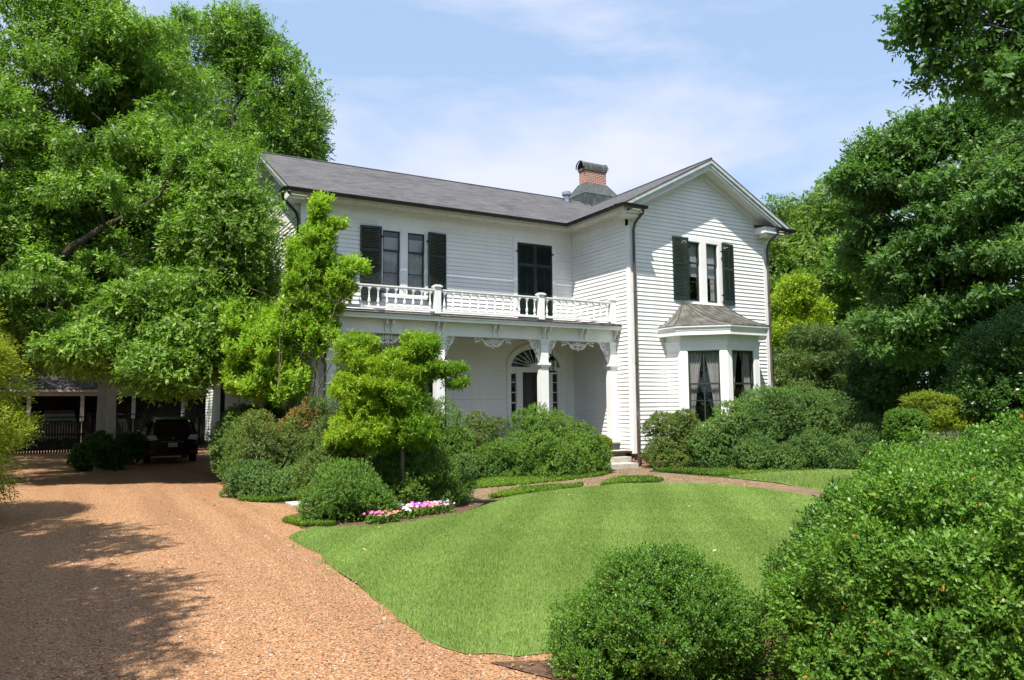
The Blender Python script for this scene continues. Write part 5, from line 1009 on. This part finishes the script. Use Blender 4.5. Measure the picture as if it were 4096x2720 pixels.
fl_d = [('pink', 4.08, 11.55, 'petal_pink', 'pink impatiens at the left tip of the flower bed'), ('salmon', 4.32, 11.62, 'petal_salmon', 'salmon impatiens just right of the pink ones at the left tip'), ('purple', 4.50, 11.95, 'petal_purple', 'magenta purple impatiens left of the maple trunk'), ('white', 4.72, 11.80, 'petal_white', 'white impatiens in front of the maple trunk'), ('pink', 4.92, 11.95, 'petal_pink', 'hot pink impatiens to the right of the white ones'), ('white', 4.78, 12.15, 'petal_white', 'white impatiens close around the maple trunk'), ('purple', 5.15, 12.25, 'petal_purple', 'deep purple impatiens behind the hot pink ones'), ('salmon', 5.25, 12.02, 'petal_salmon', 'small coral impatiens between the purple and the lilac ones'), ('lilac', 5.52, 12.12, 'petal_lilac', 'lilac impatiens at the right end of the flower bed'), ('lilac', 5.35, 12.20, 'petal_lilac', 'pale lilac impatiens second from the right end of the bed')]
for i, (nm, x, y, mt_, lb) in enumerate(fl_d):
    t = thing('impatiens', (x, y, -.08), lb, 'flower', 'impatiens in the flower bed'); rng = np.random.default_rng(200+i)
    leaves('foliage', [(x, y, -.03, .16, .14, .10)], 150, 'leaf_boxwood', t, m=6, L=.035, W=.02, spray=.05, seed=i, cull=2, zmin=-.1)
    mb = MB()
    for k in range(26):
        p = Vector((x+rng.normal()*.095, y+rng.normal()*.08, .05+.05*rng.random())); tl = Vector((rng.normal()*.35-.2, rng.normal()*.35-.5, 1)).normalized(); a = tl.cross(Vector((0, 1, .3))).normalized(); b = tl.cross(a)
        for j in range(5):
            t0 = j*1.2566; c0, c1, c2 = (a*math.cos(t0+e)+b*math.sin(t0+e) for e in (-.55, 0, .55)); r_ = .021+.006*rng.random(); mb.face([p, p+c0*r_*.8, p+c1*r_+tl*.003, p+c2*r_*.8])
    mb.build('blossom', mt_, t)
rng = np.random.default_rng(300); n_ = 26000
P = np.column_stack([-2.6+6.2*rng.random(n_), 4.4+9*rng.random(n_)**1.6]); P = P[~inside(LAWN, P) & (P[:, 0] < 3.5)]; k = len(P); sz = .004+.007*rng.random(k)**2; sz[rng.random(k) < .004] *= 2.4
T4 = np.array([(1, 0, -.3), (-.5, .87, -.3), (-.5, -.87, -.3), (0, 0, .75), (-.9, 0, .2), (.45, .8, .2), (.45, -.8, .2)]); Fc = [(0, 5, 6), (3, 4, 5), (3, 5, 6), (3, 6, 4), (5, 4, 1), (6, 2, 4), (0, 1, 5), (0, 6, 2)]
an = rng.random(k)*6.283; ca, sa = np.cos(an), np.sin(an); vv = []
for f_ in Fc:
    for q in f_:
        o = T4[q]; vv.append(np.column_stack([P[:, 0]+sz*(o[0]*ca-o[1]*sa)*1.2, P[:, 1]+sz*(o[0]*sa+o[1]*ca), -.092+sz*o[2]]))
v = np.stack(vv, 1).reshape(-1, 3); tag(rawmesh('gravel_stones', v, 3, 'pebble', np.repeat(rng.random(k), 24)), 'loose tan and orange pebbles scattered over the driveway', 'gravel', kind='stuff')

# fallen leaves and litter
t = NT('dead_leaf'); a_ = t.n('Attribute', attribute_name='tint'); t.base(t.ramp(a_.outputs['Fac'], (0, (.16, .08, .035)), (.5, (.34, .18, .07)), (1, (.50, .36, .20))), .8, .1)
rng = np.random.default_rng(400)
def litter(name, poly, n, size, z, label):
    A = np.array(poly); lo, hi = A.min(0), A.max(0); P = lo+(hi-lo)*rng.random((n*4, 2)); P = P[inside(poly, P)][:n]; k = len(P); V_ = []
    P3 = np.column_stack([P, np.full(k, z)+.008*rng.random(k)]); a = norm(rng.normal(size=(k, 3))*[1, 1, .25]); b = norm(np.cross(a, rng.normal(size=(k, 3))*.3+[0, 0, 1])); s_ = size*(.5+rng.random((k, 1)))
    v = np.stack([P3-a*s_, P3+b*s_*.45+[0, 0, .004], P3+a*s_, P3-b*s_*.45], 1).reshape(-1, 3)
    tag(rawmesh(name, v, 4, 'dead_leaf', np.repeat(rng.random(k), 4)), label, 'fallen leaves', kind='stuff')
litter('fallen_leaves', LAWN, 45, .028, -.052, 'a few dry brown leaves lying on the mown lawn')
litter('fallen_leaves', [(-4, 4), (2.2, 4.8), (2.3, 11), (2.7, 16), (4.5, 27), (-5, 27)], 500, .022, -.088, 'dry leaves and twigs scattered over the gravel drive')
litter('fallen_leaves', PATH, 900, .022, -.084, 'tan leaf litter drifted over the brick path')
litter('fallen_leaves', [(2.6, 4.95), (3.3, 4.62), (7, 3.2), (3.2, 3.2)], 350, .020, -.078, 'bark and leaf litter on the bare soil below the lawn')
litter('fallen_leaves', [(2.95, 11.75), (4.1, 11.34), (5.3, 11.64), (6.9, 13.0), (4.2, 13.6)], 400, .018, -.078, 'leaf litter around the flowers and the maple trunk')
